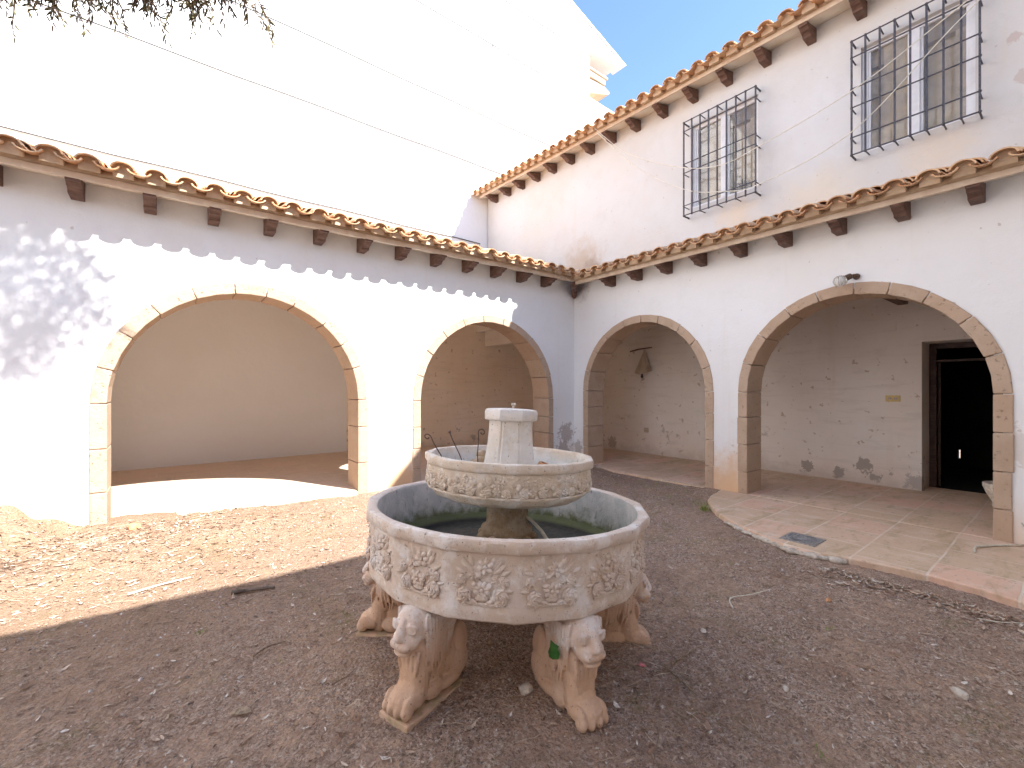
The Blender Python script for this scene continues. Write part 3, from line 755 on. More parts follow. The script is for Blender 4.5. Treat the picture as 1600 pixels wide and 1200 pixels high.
# ------------------------------------------------------------------ fountain
RV=Vector((.790,-.613,0)); FV=Vector((.613,.790,0))
FL=Vector((-4.319,-3.646,-.012))
FT=bpy.data.objects.new('fountain',None); COL.objects.link(FT); FT.location=FL; FT.rotation_euler=(R_(-1.9),R_(2.3),R_(-37.81))
tag(FT,'two tiered stone fountain with flower reliefs standing on crouching lions in the bare courtyard','fountain')
FM=Matrix.LocRotScale(FL,Euler((R_(-1.9),R_(2.3),R_(-37.81))),None)
NS=16; A0=R_(-90+4.2)
def polyr(a,r,soft=1.0):
    d=(a-A0)%(2*math.pi/NS)-math.pi/NS
    return r*math.cos(math.pi/NS)/math.cos(d)
def basin(name,mat,prof,ri,reliefs):
    """prof: (r,z,poly?)"""
    mb=MB(); n=NS*8
    vs=[];fs=[]
    for (r,z,pl) in prof:
        for i in range(n):
            a=A0+2*math.pi*i/n
            q=polyr(a,r) if pl else r
            q+=.0022*noise.noise(Vector((q*math.cos(a)*9,q*math.sin(a)*9,z*9)))+.0016*noise.noise(Vector((q*math.cos(a)*25,q*math.sin(a)*25,z*25)))
            zz=z+(.002*noise.noise(Vector((math.cos(a)*9*r,math.sin(a)*9*r,3+z*3))))
            vs.append((q*math.cos(a),q*math.sin(a),zz))
    for k in range(len(prof)-1):
        for i in range(n): fs.append((k*n+i,k*n+(i+1)%n,(k+1)*n+(i+1)%n,(k+1)*n+i))
    mb.add(vs,fs)
    reliefs(mb)
    return mb.build(name,mat,FT,smooth=38)
class Pan:
    """panel k of the 16-gon as a local (u,v,w) frame: u to the viewer's right, v up, w outwards"""
    def __init__(s,mb,k,r,z,bend=None):
        a=A0+(k+.5)*2*math.pi/NS; ap=r*math.cos(math.pi/NS)
        s.o=Vector((ap*math.cos(a),ap*math.sin(a),z)); s.w=Vector((math.cos(a),math.sin(a),0)); s.u=Vector((-math.sin(a),math.cos(a),0)); s.mb=mb
        s.R=Matrix((s.u,Vector((0,0,1)),s.w)).transposed()
    def p(s,u,v,w): return s.o+s.u*u+Vector((0,0,1))*v+s.w*w
    def ell(s,u,v,w,ru,rv,rw,ang=0,n=8,m=6): s.mb.ell(s.p(u,v,w),(ru,rv,rw),(s.R@Matrix.Rotation(ang,3,'Z')),n,m)
    def rose(s,u,v,r,rg):
        s.ell(u,v,0,r,r,r*.5,0,12,6)
        t0=rg.uniform(0,6)
        for (rr,cnt,rad,w) in ((.86,6,.32,.18),(.55,5,.28,.36),(.24,3,.22,.50)):
            for i in range(cnt):
                a=t0+2*math.pi*i/cnt+rr*3
                s.ell(u+r*rr*math.cos(a),v+r*rr*math.sin(a),w*r,r*rad*1.35,r*rad*.62,r*rad*.75,a+math.pi/2+.35,7,5)
    def daisy(s,u,v,r,rg,n=6):
        t0=rg.uniform(0,6)
        for i in range(n):
            a=t0+2*math.pi*i/n
            s.ell(u+r*.6*math.cos(a),v+r*.6*math.sin(a),r*.10,r*.44,r*.33,r*.26,a,8,6)
        s.ell(u,v,r*.3,r*.24,r*.24,r*.22)
    def leaf(s,u,v,l,ang,w=.006): s.ell(u,v,-.002,l,l*.42,w+.004,ang,8,5); s.ell(u,v,w*.3,l*.85,l*.10,w*.8,ang,6,4)
    def stem(s,pts,r=.004): s.mb.tube([s.p(a,b,.003) for a,b in pts],r,5)
def rel_lower(mb):
    rg=random.Random(11)
    for k in range(NS):
        P=Pan(mb,k,.750,.580); j=lambda q=.006:rg.uniform(-q,q)
        P.rose(-.075+j(),-.040+j(.004),.032,rg); P.rose(.076+j(),-.040+j(.004),.035,rg)
        P.daisy(.0+j(),-.012+j(),.036,rg,8); P.ell(-.0,-.045,0,.03,.014,.012); P.ell(.034,-.058,0,.02,.010,.01,.3); P.ell(-.034,-.058,0,.02,.010,.01,-.3)
        P.stem([(-.09,-.066),(-.03,-.066),(.03,-.068),(.09,-.066)],.006)
        P.daisy(.008+j(),.078+j(),.036,rg,6)
        P.rose(-.092+j(),.022+j(),.021,rg); P.rose(.085+j(),.022+j(),.023,rg)
        P.daisy(-.042+j(),.042+j(),.022,rg,5); P.rose(.05+j(),.030+j(),.018,rg)
        P.ell(-.018,.045,0,.016,.013,.013); P.ell(.03,.005,.0,.014,.013,.014); P.ell(-.03,.008,.0,.014,.012,.013)
        for (u,v,l,a) in ((-.065,.085,.034,2.3),(-.098,.06,.026,2.8),(-.045,.105,.028,1.9),(.065,.078,.032,.8),(.098,.058,.024,.4),(.045,.105,.024,1.2),(-.112,-.006,.02,3.0),(.115,-.004,.02,.1)):
            P.leaf(u+j(),v+j(),l,a+j(.2))
        P.stem([(-.03,.05),(-.06,.08),(-.085,.115)]); P.stem([(.03,.05),(.06,.08),(.08,.112)])
basin('lower_basin',M['basin'],[(.02,.428,0),(.30,.426,0),(.60,.428,1),(.728,.431,1),(.742,.442,1),(.747,.465,1),(.749,.497,1),(.744,.505,1),(.748,.60,1),(.751,.708,1),(.752,.715,1),(.767,.719,1),(.773,.726,1),(.776,.764,1),(.770,.773,1),(.758,.776,1),(.722,.774,0),(.713,.768,0),(.709,.755,0),(.702,.62,0),(.685,.54,0),(.63,.495,0),(.3,.482,0),(.02,.482,0)],.70,rel_lower)
# damp silt and dead leaves on the basin floor
mb=MB(); mb.lathe([(.01,.500),(.25,.500),(.45,.498),(.645,.502)],48,lambda a,r,z:r+.01*math.sin(5*a)+.008*math.sin(11*a+1))
mb.build('silt',simple('wet_silt',(.045,.038,.028),.55,0,.5,40,.6),FT,smooth=True)
def rel_upper(mb):
    rg=random.Random(5)
    for k in range(NS):
        P=Pan(mb,k,.459,.928); j=lambda q=.004:rg.uniform(-q,q)
        P.rose(-.045+j(),-.028+j(),.026,rg); P.rose(.047+j(),-.030+j(),.024,rg); P.daisy(.0+j(),-.024+j(),.022,rg,6)
        P.daisy(.02+j(),.022+j(),.022,rg,6); P.rose(-.035+j(),.02+j(),.017,rg); P.rose(.068+j(),.012+j(),.017,rg); P.ell(-.075,.0,0,.016,.02,.012)
        for q in range(5): P.leaf(rg.uniform(-.08,.08),rg.uniform(-.01,.05),rg.uniform(.016,.026),rg.uniform(0,3.1),.005)
        P.stem([(-.09,-.055),(0,-.057),(.09,-.055)],.006)
        for q in range(4): P.ell(rg.uniform(-.085,.085),rg.uniform(-.05,.045),0,.013,.011,.010,rg.uniform(0,3))
basin('upper_basin',M['ubasin'],[(.02,.808,0),(.25,.808,0),(.36,.812,1),(.405,.820,1),(.430,.838,1),(.444,.862,1),(.452,.885,1),(.462,.96,1),(.463,.988,1),(.472,.992,1),(.477,1.0,1),(.478,1.028,1),(.474,1.036,1),(.466,1.039,1),(.436,1.038,0),(.430,1.032,0),(.426,1.01,0),(.418,.93,0),(.39,.885,0),(.30,.872,0),(.02,.872,0)],.43,rel_upper)
mb=MB(); mb.lathe([(.16,.484),(.168,.52),(.150,.548),(.130,.566),(.128,.58),(.142,.592),(.147,.612),(.140,.630),(.122,.642),(.117,.66),(.116,.74),(.122,.775),(.14,.812)],40,lambda a,r,z:r*(1+.02*math.sin(9*a)*(1 if .5<z<.64 else 0)+.012*noise.noise(Vector((math.cos(a)*4,math.sin(a)*4,z*12)))))
rg=random.Random(3)
for i in range(9):
    a=2*math.pi*i/9; mb.ell((.140*math.cos(a),.140*math.sin(a),.575),(.034,.034,.03),None,10,7); mb.ell((.15*math.cos(a+.35),.15*math.sin(a+.35),.535),(.026,.026,.024),None,8,6)
mb.build('stem',M['stem'],FT,smooth=40)
def oct_(r,a): 
    d=(a-R_(-90)+R_(22.5))%(R_(45))-R_(22.5); return r*math.cos(R_(22.5))/math.cos(d)
mb=MB()
mb.lathe([(.185,.872),(.182,.90),(.172,.925),(.163,.955),(.153,1.0),(.143,1.06),(.136,1.12),(.132,1.18),(.132,1.215),(.132,1.228)],160,lambda a,r,z:oct_(r,a)-.010*math.exp(-((((a-R_(-90)+R_(45))%R_(45))-R_(22.5))**2)/.0016))
mb.lathe([(.130,1.226),(.156,1.231),(.160,1.238),(.160,1.276),(.153,1.289),(.13,1.293),(.06,1.296),(.004,1.297)],64,lambda a,r,z:oct_(r,a)*(1+.01*noise.noise(Vector((math.cos(a)*3,math.sin(a)*3,z*20)))))
mb.build('pedestal',M['ped'],FT,smooth=30)
mb=MB(); mb.lathe([(.26,.873),(.25,.896),(.18,.91),(.13,.915)],40); mb.build('pedestal_foot',M['ped'],FT,smooth=40)
mb=MB(); mb.tube([(.012,0,1.29),(.012,0,1.318)],.008,8); mb.box(-.002,.026,-.012,.012,1.312,1.328); mb.build('spout',M['pebble'],FT,bevel=.002)

# lion: coordinates x lateral, y = -radius (faces -y), z up
def lion_mesh():
    mb=MB(); E=lambda x,r,z,rx,rr,rz,ax=0,n=16,m=10:mb.ell((x,-r,z),(rx,rr,rz),Matrix.Rotation(ax,3,'X'),n,m)
    # chest and fore legs as one column
    E(0,.692,.16,.064,.056,.16); E(0,.684,.26,.066,.060,.12); E(.026,.697,.13,.040,.05,.13); E(-.026,.697,.13,.040,.05,.13)
    # paws and toes
    E(0,.742,.068,.076,.076,.052); E(0,.705,.10,.068,.06,.06)
    for i,x in enumerate((-.054,-.019,.019,.054)):
        E(x,.794 if i in(1,2) else .786,.046,.0195,.032,.032); E(x,.766,.076,.020,.04,.030)
    # head: big, blunt and egg shaped, with a broad muzzle and small lidded eyes
    E(0,.698,.388,.080,.072,.086); E(0,.726,.374,.074,.060,.090)
    E(0,.755,.328,.064,.050,.050); E(0,.770,.315,.058,.038,.036)
    mb.tube([(0,-.768,.425),(0,-.784,.385),(0,-.800,.350),(0,-.802,.338)],[.016,.020,.024,.020],12)
    E(0,.803,.346,.026,.011,.010)
    E(-.026,.788,.318,.029,.022,.022,0,12,8); E(.026,.788,.318,.029,.022,.022,0,12,8)
    E(0,.775,.282,.042,.028,.015)
    for s in(-1,1):
        ec=Vector((s*.043,-.774,.386)); mb.ell(ec,(.013,.009,.009),None,10,8)
        for sg,hh in ((1,.013),(-1,.011)):
            mb.tube([ec+Vector((s*.024*math.cos(t),.008*abs(math.cos(t))-.004,sg*hh*math.sin(t)+s*0)) for t in [math.pi*k/6 for k in range(7)]],[.003,.005,.006,.0062,.006,.005,.003],6)
        mb.tube([ec+Vector((-s*.026,-.001,.012)),ec+Vector((-s*.006,-.005,.021)),ec+Vector((s*.018,.004,.020)),ec+Vector((s*.034,.016,.010))],[.005,.008,.007,.003],7)
        mb.ell((s*.069,-.700,.430),(.014,.016,.014),None,10,8)
    # mane: smooth collar with hanging locks lying close to it
    E(0,.660,.375,.090,.048,.090); E(0,.655,.29,.084,.052,.13); E(0,.66,.22,.070,.05,.12)
    lr=random.Random(2)
    for s in(-1,1):
        for i in range(9):
            r0=.722-.017*i; x0=s*(.074+.012*math.sin(.4+i*.42)); 
            zt=.44-.005*i; zb=.20-.010*i+lr.uniform(-.03,.03)
            pts=[]
            for q in range(7):
                t=q/6; pts.append((x0*(1-.16*t*t)+s*.002*math.sin(q*1.5+i),-(r0-.025*t+.004*math.sin(q*1.3+i)),zt+(zb-zt)*t))
            mb.tube(pts,[.006,.0075,.008,.008,.0075,.006,.003],7)
    for i in range(5):
        x=-.048+.024*i; mb.tube([(x,-.728,.28),(x*1.02,-.738,.24),(x*.95,-.738,.19),(x*.8,-.734,.15)],[.012,.012,.008,.003],6)
    # body sloping back and up into the bowl
    E(0,.59,.30,.062,.10,.13,.0); E(0,.53,.37,.068,.10,.10); mb.tube([(0,-.56,.18),(0,-.53,.30),(0,-.50,.462)],[.058,.060,.074],16)
    E(0,.60,.15,.056,.10,.12); E(0,.50,.14,.058,.09,.13)
    for s in(-1,1):
        E(s*.034,.455,.11,.036,.075,.085); E(s*.042,.52,.050,.030,.095,.030); E(s*.028,.44,.20,.035,.06,.09)
        E(s*.044,.62,.06,.026,.06,.045)
    E(0,.40,.085,.050,.05,.06)
    me=bpy.data.meshes.new('lion'); me.from_pydata(mb.v,[],mb.f)
    tmp=bpy.data.objects.new('lion_tmp',me); COL.objects.link(tmp)
    rm=tmp.modifiers.new('r','REMESH'); rm.mode='VOXEL'; rm.voxel_size=.0042
    sm=tmp.modifiers.new('s','SMOOTH'); sm.factor=.4; sm.iterations=1
    dg=bpy.context.evaluated_depsgraph_get(); ev=tmp.evaluated_get(dg)
    out=bpy.data.meshes.new_from_object(ev); out.name='lion'
    bpy.data.objects.remove(tmp); out.materials.clear(); out.materials.append(M['lion'])
    for v in out.vertices:
        if v.co.z>.455 and v.co.y>-.70: v.co.z=.455
    out.shade_smooth(); return out
LM=lion_mesh()
pb=MB(); pb.box(-.082,.082,-.812,-.36,-.06,.014)
pm=bpy.data.meshes.new('plinth'); pm.from_pydata(pb.v,[],pb.f); pm.materials.append(M['lion'])
bm=bmesh.new(); bm.from_mesh(pm); bmesh.ops.subdivide_edges(bm,edges=bm.edges[:],cuts=5,use_grid_fill=True)
for v in bm.verts: v.co+=Vector([.003*noise.noise(v.co*18+Vector((k*7,0,0))) for k in range(3)])
bm.to_mesh(pm); bm.free()
ldesc=['lion facing left at the far left of the fountain','left front lion with whitened head on an exposed foot plate','right front lion with an ivy leaf at its shoulder','lion in profile on the right side, its head under the bowl rim',None,None]
for i,d in enumerate((-93,-32.5,29,87,148,-153)):
    l=bpy.data.objects.new('lion',LM); COL.objects.link(l); l.parent=FT; l.rotation_euler=(0,0,R_(d)); l.scale=(1.03,1.0,.945)
    if ldesc[i]: l['label']=ldesc[i]
    p_=bpy.data.objects.new('plinth',pm); COL.objects.link(p_); p_.parent=l
    bv=p_.modifiers.new('b','BEVEL'); bv.width=.008; bv.segments=2; bv.limit_method='ANGLE'; bv.angle_limit=R_(50)

# things lying in the fountain
def fp(u,d,z):  # point u right, d away from the viewer's side, z up in the fountain's own frame
    return FM@Vector((u,d,z))
def curl(base,top,r,turn,label):
    b0=Vector(base); t0=Vector(top); mb=MB(); ax=(t0-b0).normalized(); side=RV*turn
    pts=[b0+(t0-b0)*i/6+side*.010*math.sin(i*.8) for i in range(7)]
    if r:
        c=pts[-1]+side*(-r)
        for k in range(1,16):
            a=k*.42; rr=r*(1-.045*k); pts.append(c+side*rr*math.cos(a)+ax*rr*math.sin(a))
    mb.tube(pts,[.0033]*len(pts),6)
    if not r: mb.ell(pts[-1],.008,n=8,m=6)
    return tag(mb.build('iron_rod',M['rust'],smooth=True),label,'rod','thin iron rods in the upper bowl')
curl(fp(-.345,-.10,.93),fp(-.42,-.13,1.125),.020,1,'thin curled iron rod leaning out over the left rim of the upper bowl')
curl(fp(-.24,-.10,.915),fp(-.325,-.10,1.155),0,1,'straight thin iron rod with a small knob, leaning between the two curled ones')
curl(fp(-.165,.08,.90),fp(-.20,.08,1.145),.022,-1,'thin curled iron rod standing closest to the pedestal in the upper bowl')
mb=MB(); 
for (u,d,z,r) in ((-.17,.17,.95,.055),(-.21,.19,.935,.045),(-.13,.19,.97,.045),(-.17,.2,1.0,.036),(-.23,.15,.915,.04)): mb.ell(fp(u,d,z),(r,r,r*.9),None,10,8)
tag(mb.build('stone_ornament',M['stem'],smooth=True),'lumpy broken stone ornament behind the curled rod in the upper bowl','ornament')
mb=MB(); Mt=FM@Matrix.Translation((.185,.02,.935))@Euler((.2,.25,.4)).to_matrix().to_4x4()
mb.lathe([(.034,-.06),(.036,.0),(.033,.055),(.026,.058),(.022,-.055),(.034,-.06)],14); mb.v=[tuple(Mt@Vector(v)) for v in mb.v]
tag(mb.build('clay_pipe',M['shard'],smooth=40),'short broken terracotta pipe end beside the pedestal in the upper bowl','pipe')
mb=MB(); mb.tube([fp(.09,-.03,.70),fp(.13,-.06,.685),fp(.19,-.12,.64),(fp(.235,-.17,.585)),fp(.275,-.20,.515)],.0095,8)
tag(mb.build('hose',M['hose'],smooth=True),'pale thin hose bending down beside the stem into the lower bowl','hose')
mb=MB(); c=FM@Vector((.215,-.56,.295)); 
iv=[(0,-.05),(.028,-.038),(.034,-.005),(.026,.012),(.03,.03),(.010,.034),(-.012,.055),(-.016,.02),(-.026,.0),(-.02,-.03)]
for s_,o_ in ((1,0),):
    fr=FV*-1
    vs=[c+RV*a*.8+Vector((0,0,b_*.8))+FV*(-.09+.012*math.cos(a*60)) for a,b_ in iv]; n=len(vs)
    vs2=[v-FV*.003 for v in vs]
    mb.add(vs+vs2,[tuple(range(n)),tuple(range(n,2*n))[::-1]]+[(i,(i+1)%n,n+(i+1)%n,n+i) for i in range(n)])
tag(mb.build('ivy_leaf',M['ivy']),'single dark green ivy leaf stuck to the shoulder of the right front lion','leaf')

# ------------------------------------------------------------------ fittings
WL=empty('wall_lamp',(-.02,-4.17,2.56),'glass globe wall lamp on a rusty arm above the right hand arch','lamp')
mb=MB(); mb.lathe([(.0,-.012),(.03,-.01),(.034,.0),(.026,.012),(0,.012)],16); mb.v=[(-.012+z,-4.17+x,2.585+y) for x,y,z in mb.v]; mb.tube([(-.01,-4.17,2.585),(-.06,-4.16,2.60),(-.10,-4.13,2.585)],.009,8); mb.tube([(-.09,-4.14,2.585),(-.13,-4.10,2.56)],[.03,.032],12); mb.build('arm',M['rust'],WL,smooth=40)
mb=MB(); mb.ell((-.155,-4.065,2.535),(.062,.062,.058),None,20,12)
for i in range(10):
    a=2*math.pi*i/10; mb.tube([Vector((-.155,-4.065,2.535))+Vector((.063*math.cos(a)*math.cos(t),.063*math.sin(a)*math.cos(t),.059*math.sin(t))) for t in (-1.1,-.6,0,.6,1.1)],.004,5)
mb.build('globe',M['globe'],WL,smooth=True)
mb=MB(); mb.ell((-.15,-4.07,2.54),(.022,.022,.03),None,10,8); mb.build('bulb',M['frame'],WL,smooth=True)
SC=empty('wall_sconce',(1.9,-.2,2.0),'cone shaped plaster wall sconce under a thin bracket inside the smaller right arch','lamp')
x=1.93
mb=MB(); mb.tube([(x-.012,.23,2.165),(x-.02,.0,2.20),(x-.012,-.30,2.215)],[.012,.014,.010],6); mb.build('bracket',M['corbel'],SC,smooth=True)
mb=MB(); top=(x-.03,-.135,2.20)
ring=[(x-.005,.02,1.74),(x-.15,.02,1.70),(x-.18,-.13,1.66),(x-.15,-.28,1.70),(x-.005,-.30,1.74)]
vs=[top]+ring+[(x-.005,-.13,1.76)]
mb.add(vs,[(0,1,2),(0,2,3),(0,3,4),(0,4,5),(1,6,2),(2,6,3),(3,6,4),(4,6,5)]); mb.build('shade',plain_wall('sconce_plaster',(.55,.47,.38),(.46,.38,.30),8),SC,bevel=.01)
mb=MB(); mb.tube([(x-.10,-.13,1.73),(x-.10,-.13,1.65)],.024,10); mb.ell((x-.10,-.13,1.63),(.026,.026,.034)); mb.build('bulb_holder',M['iron'],SC,smooth=40)
def plate(name,y,z,w_,h_,mat,label,cat,marks=True,x=1.95):
    e=empty(name,(x,y,z),label,cat)
    mb=MB(); mb.box(x-.016,x+.002,y-w_/2,y+w_/2,z-h_/2,z+h_/2); mb.build('cover',mat,e,bevel=.005)
    if marks:
        for s in(-1,1):
            mb=MB(); mb.box(x-.022,x-.016,y+s*w_*.2-.022,y+s*w_*.2+.022,z-.018,z+.018); mb.build('socket_face',M['creamplastic'],e,bevel=.003)
            for q in(-.009,.009):
                k=MB(); k.tube([(x-.0235,y+s*w_*.2+q,z),(x-.020,y+s*w_*.2+q,z)],.0035,8); k.build('hole',M['iron'],e)
    return e
plate('switch_plate',-4.07,1.255,.155,.085,M['ply'],'yellowed double switch plate on the inner wall left of the dark doorway','switch')
plate('wall_socket',-.15,.535,.10,.10,M['creamplastic'],'cream wall socket low on the inner wall below the cone sconce','socket')
plate('blank_cover',-4.03,2.235,.15,.13,M['plaster_in2'],'square painted over junction cover high on the inner wall above the switch plate','cover',False)
mb=MB(); c_=(.53,-5.19,0)
mb.lathe([(.02,.245),(.045,.25),(.085,.30),(.125,.38),(.148,.445),(.150,.478),(.135,.478),(.115,.44),(.02,.38)],32,None,c_); mb.box(.37,.44,-5.26,-5.12,.28,.44)
tag(mb.build('stone_basin',M['pebble'],smooth=35),'small pale stone bowl fixed to the back of the right arch pier','basin')
DG=empty('drain_grate',(-1.345,-4.12,.054),'square dark metal drain grate set in the paved apron','drain')
Mg=Matrix.Translation((-1.345,-4.12,.0545))
mb=MB(); mb.box(-.14,.14,-.14,.14,-.01,.004,Mg); mb.build('frame',M['drain'],DG,bevel=.003)
mb=MB()
for i in range(16):
    a=2*math.pi*i/16; mb.box(.045,.105,-.009,.009,.004,.0085,Mg@Matrix.Rotation(a,4,'Z'))
mb.lathe([(.0,.009),(.035,.009),(.04,.004)],16,None,tuple(Mg.translation)); mb.lathe([(.11,.004),(.11,.0085),(.122,.0085),(.122,.004)],24,None,tuple(Mg.translation))
mb.build('grille',simple('worn_steel',(.33,.33,.34),.45,.5,.25,60,.1),DG)
mb=MB(); mb.tube([(-.60,-5.11,.058),(-.55,-5.10,.062),(-.46,-5.10,.066),(-.38,-5.125,.064),(-.29,-5.175,.062),(-.17,-5.255,.062),(-.03,-5.36,.06)],.0085,6)
tag(mb.build('patio_cord',M['hose'],smooth=True),'short pale cord lying on the paving beside the right arch pier','cord')
# washing lines across the upper windows
def sag(pts,n=8):
    out=[]
    P=[Vector(pts[0])]+[Vector(p) for p in pts]+[Vector(pts[-1])]
    for i in range(1,len(P)-2):
        for k in range(n):
            t=k/n; a,b_,c,d=P[i-1],P[i],P[i+1],P[i+2]
            out.append(.5*((2*b_)+(c-a)*t+(2*a-5*b_+4*c-d)*t*t+(3*b_-a-3*c+d)*t**3))
    out.append(P[-2]); return out
mb=MB(); mb.tube(sag([(.16,-.32,6.02),(.30,-.95,5.34),(.37,-1.89,4.76),(.385,-2.49,4.56),(.385,-2.98,4.60),(.38,-4.02,4.80),(.38,-4.90,5.17),(.38,-6.2,5.75)]),.0055,5)
tag(mb.build('washing_line',M['cord'],smooth=True),'higher cream cord, strung from the upper eave over the middle of both window grilles','cord','cords strung across the upper windows')
mb=MB(); mb.tube(sag([(.16,-.39,5.90),(.30,-1.14,5.03),(.37,-1.95,4.40),(.385,-2.54,4.17),(.385,-3.01,4.10),(.38,-4.02,4.33),(.38,-4.99,5.11),(.38,-6.3,6.0)]),.0055,5)
tag(mb.build('washing_line',M['cord'],smooth=True),'lower cream cord, crossing the foot of the farther grille and rising over the nearer','cord','cords strung across the upper windows')

# ------------------------------------------------------------------ tree (trunk outside the frame, twigs hang in)
TR=empty('olive_tree',(-7.7,-5.4,0),'tree with narrow olive leaves whose twigs hang in at the top left corner','tree')
tr=random.Random(17)
trunk=[(-7.7,-5.4,-.1),(-7.65,-5.3,.8),(-7.5,-5.2,1.8),(-7.3,-5.0,2.6)]
mb=MB(); mb.tube(trunk,[.20,.15,.135,.12],12); mb.build('trunk',M['bark'],TR,smooth=True)
limbs=[[(-7.3,-5.0,2.55),(-7.1,-4.6,3.3),(-6.5,-4.1,4.4),(-5.9,-3.8,5.3),(-5.5,-3.6,6.2)],
       [(-7.3,-5.0,2.55),(-7.0,-4.3,3.1),(-6.7,-3.75,3.15),(-6.2,-3.50,3.06),(-5.84,-3.60,2.98)],
       [(-7.0,-4.3,3.1),(-6.85,-3.6,3.08),(-6.28,-3.28,2.95),(-5.92,-3.55,2.935),(-5.60,-3.80,2.95)],
       [(-6.7,-3.75,3.15),(-6.1,-3.75,3.09),(-5.66,-3.79,2.99)],
       [(-6.5,-4.1,4.4),(-6.7,-3.7,5.3),(-6.6,-3.5,6.1)],[(-6.5,-4.1,4.4),(-5.8,-4.2,5.4),(-5.2,-4.0,6.0)]]
mb=MB()
for i,l in enumerate(limbs): mb.tube(sag(l,5),[.07*(1-.8*k/(len(l)*5)) if i in(0,) else .035*(1-.75*k/(len(l)*5)) for k in range((len(l)-1)*5+1)],7)
mb.build('limb',M['bark'],TR,smooth=True)
lf=MB(); tw=MB()
def leaf(p,d,l,wd):
    d=d.normalized(); sdv=d.cross(Vector((tr.uniform(-1,1),tr.uniform(-1,1),tr.uniform(-1,1)))).normalized()
    nrm=d.cross(sdv)
    a=p; b_=p+d*l*.35+sdv*wd+nrm*.002; c=p+d*l*.75+sdv*wd*.7; e=p+d*l-nrm*l*.08; g_=p+d*l*.75-sdv*wd*.7; h=p+d*l*.35-sdv*wd+nrm*.002
    lf.add([a,b_,c,e,g_,h],[(0,1,5),(1,2,4,5),(2,3,4)])
def spray(p,d,L,nl,ls=.045,droop=.5):
    pts=[p]; q=Vector(p); dd=Vector(d).normalized(); n=6
    for k in range(n):
        dd=(dd+Vector((tr.uniform(-.15,.15),tr.uniform(-.15,.15),-droop*.18+tr.uniform(-.08,.08)))).normalized()
        q=q+dd*L/n; pts.append(q.copy())
    tw.tube(pts,[.0028*(1-.8*k/n)+.0006 for k in range(n+1)],4)
    for k in range(nl):
        t=(.1+.9*k/nl)*n; i=min(n-1,int(t)); pp=pts[i].lerp(pts[i+1],t-i)
        ax=(pts[i+1]-pts[i]).normalized()
        o=Vector((tr.gauss(0,1),tr.gauss(0,1),tr.gauss(0,1))); o=(o-ax*o.dot(ax)).normalized()
        leaf(pp,ax*.8+o*.75,ls*tr.uniform(.7,1.2),ls*.12)
    leaf(pts[-1],dd,ls,ls*.1)
# high crown: clumps of sprays, leaving gaps (its shade dapples the left wall)
cl=[]
for i in range(110):
    while True:
        v=Vector((tr.uniform(-1,1),tr.uniform(-1,1),tr.uniform(-1,1)))
        if v.length<1: break
    cl.append(Vector((-5.62+1.0*v.x,-3.55+.8*v.y,6.0+.82*v.z)))
for c in cl:
    for k in range(17):
        d=Vector((tr.gauss(0,1),tr.gauss(0,1),tr.gauss(0,.8)))
        spray(c+d*.06,d,tr.uniform(.18,.34),11,.06,.5)
# low hanging twigs over the corner of the view
hang=[]
def along(l,n):
    s_=sag(l,6); return [s_[tr.randrange(len(s_)//3,len(s_))] for _ in range(n)]
for l,n in ((limbs[1],60),(limbs[2],150),(limbs[3],60)):
    for p in along(l,n):
        d=Vector((tr.gauss(0,.7),tr.gauss(0,.7),tr.uniform(-.9,.0)))
        L=tr.uniform(.07,.17)
        spray(p,d,L,14,.032,1.0)
        spray(p+d*.1,d+Vector((tr.gauss(0,.5),tr.gauss(0,.5),-.2)),L*.8,11,.032,1.0)
nl_=len(lf.f); lf.add(tw.v,tw.f); cr=lf.build('crown',M['foliage'],TR); cr.data.materials.append(M['twig'])
for q in cr.data.polygons:
    if q.index>=nl_: q.material_index=1

# ------------------------------------------------------------------ ground litter
lr=random.Random(5)
def inyard(x,y):
    if y>-.05 or x>-.05: return False
    if y<-2.8 and x>-1.75: 
        return False
    d=math.hypot(x+4.296,y+3.664)
    return True
lm=MB()
def deadleaf(x,y,l,w_):
    z=gz(x,y)+.004; a=lr.uniform(0,6.28); ca,sa=math.cos(a),math.sin(a); cu=lr.uniform(.0,.35)*l; ti=lr.uniform(-.2,.35)*w_
    def q(u,v,h): return (x+ca*u-sa*v,y+sa*u+ca*v,z+h)
    lm.add([q(-l/2,0,cu*.6),q(-l*.15,w_/2,ti+.002),q(l*.22,w_*.42,ti),q(l/2,0,cu),q(l*.22,-w_*.42,.004),q(-l*.15,-w_/2,.003),q(0,0,0)],[(0,1,6),(1,2,6),(2,3,6),(3,4,6),(4,5,6),(5,0,6)])
cnt=0
while cnt<11000:
    x=lr.uniform(-8,-.1); y=lr.uniform(-5.55,-.05)
    if not inyard(x,y): continue
    if noise.noise(Vector((x*1.3,y*1.3,2)))+lr.uniform(-.5,.5)<-.1: continue
    l=lr.choice((.012,.014,.016,.018,.02,.025,.03,.035,.045)); deadleaf(x,y,l,l*lr.uniform(.16,.34)); cnt+=1
for i in range(2600):   # drifts in the sunny corner and beside the paving
    if i<1900: x=lr.gauss(-6.3,.75); y=lr.gauss(-.75,.45)
    else:
        t=lr.random(); x=-1.72-abs(lr.gauss(0,.12)); y=-4.4-1.1*t
    if not inyard(x,y) or x<-8.5: continue
    l=lr.uniform(.025,.07); deadleaf(x,y,l,l*lr.uniform(.12,.34))
for i in range(60):
    x=lr.uniform(-7,-1.8); y=lr.uniform(-5.3,-1.5)
    if inyard(x,y): deadleaf(x,y,lr.uniform(.055,.08),lr.uniform(.018,.03))
kind(lm.build('leaf_litter',M['leaflit']),'stuff')
sm=MB()
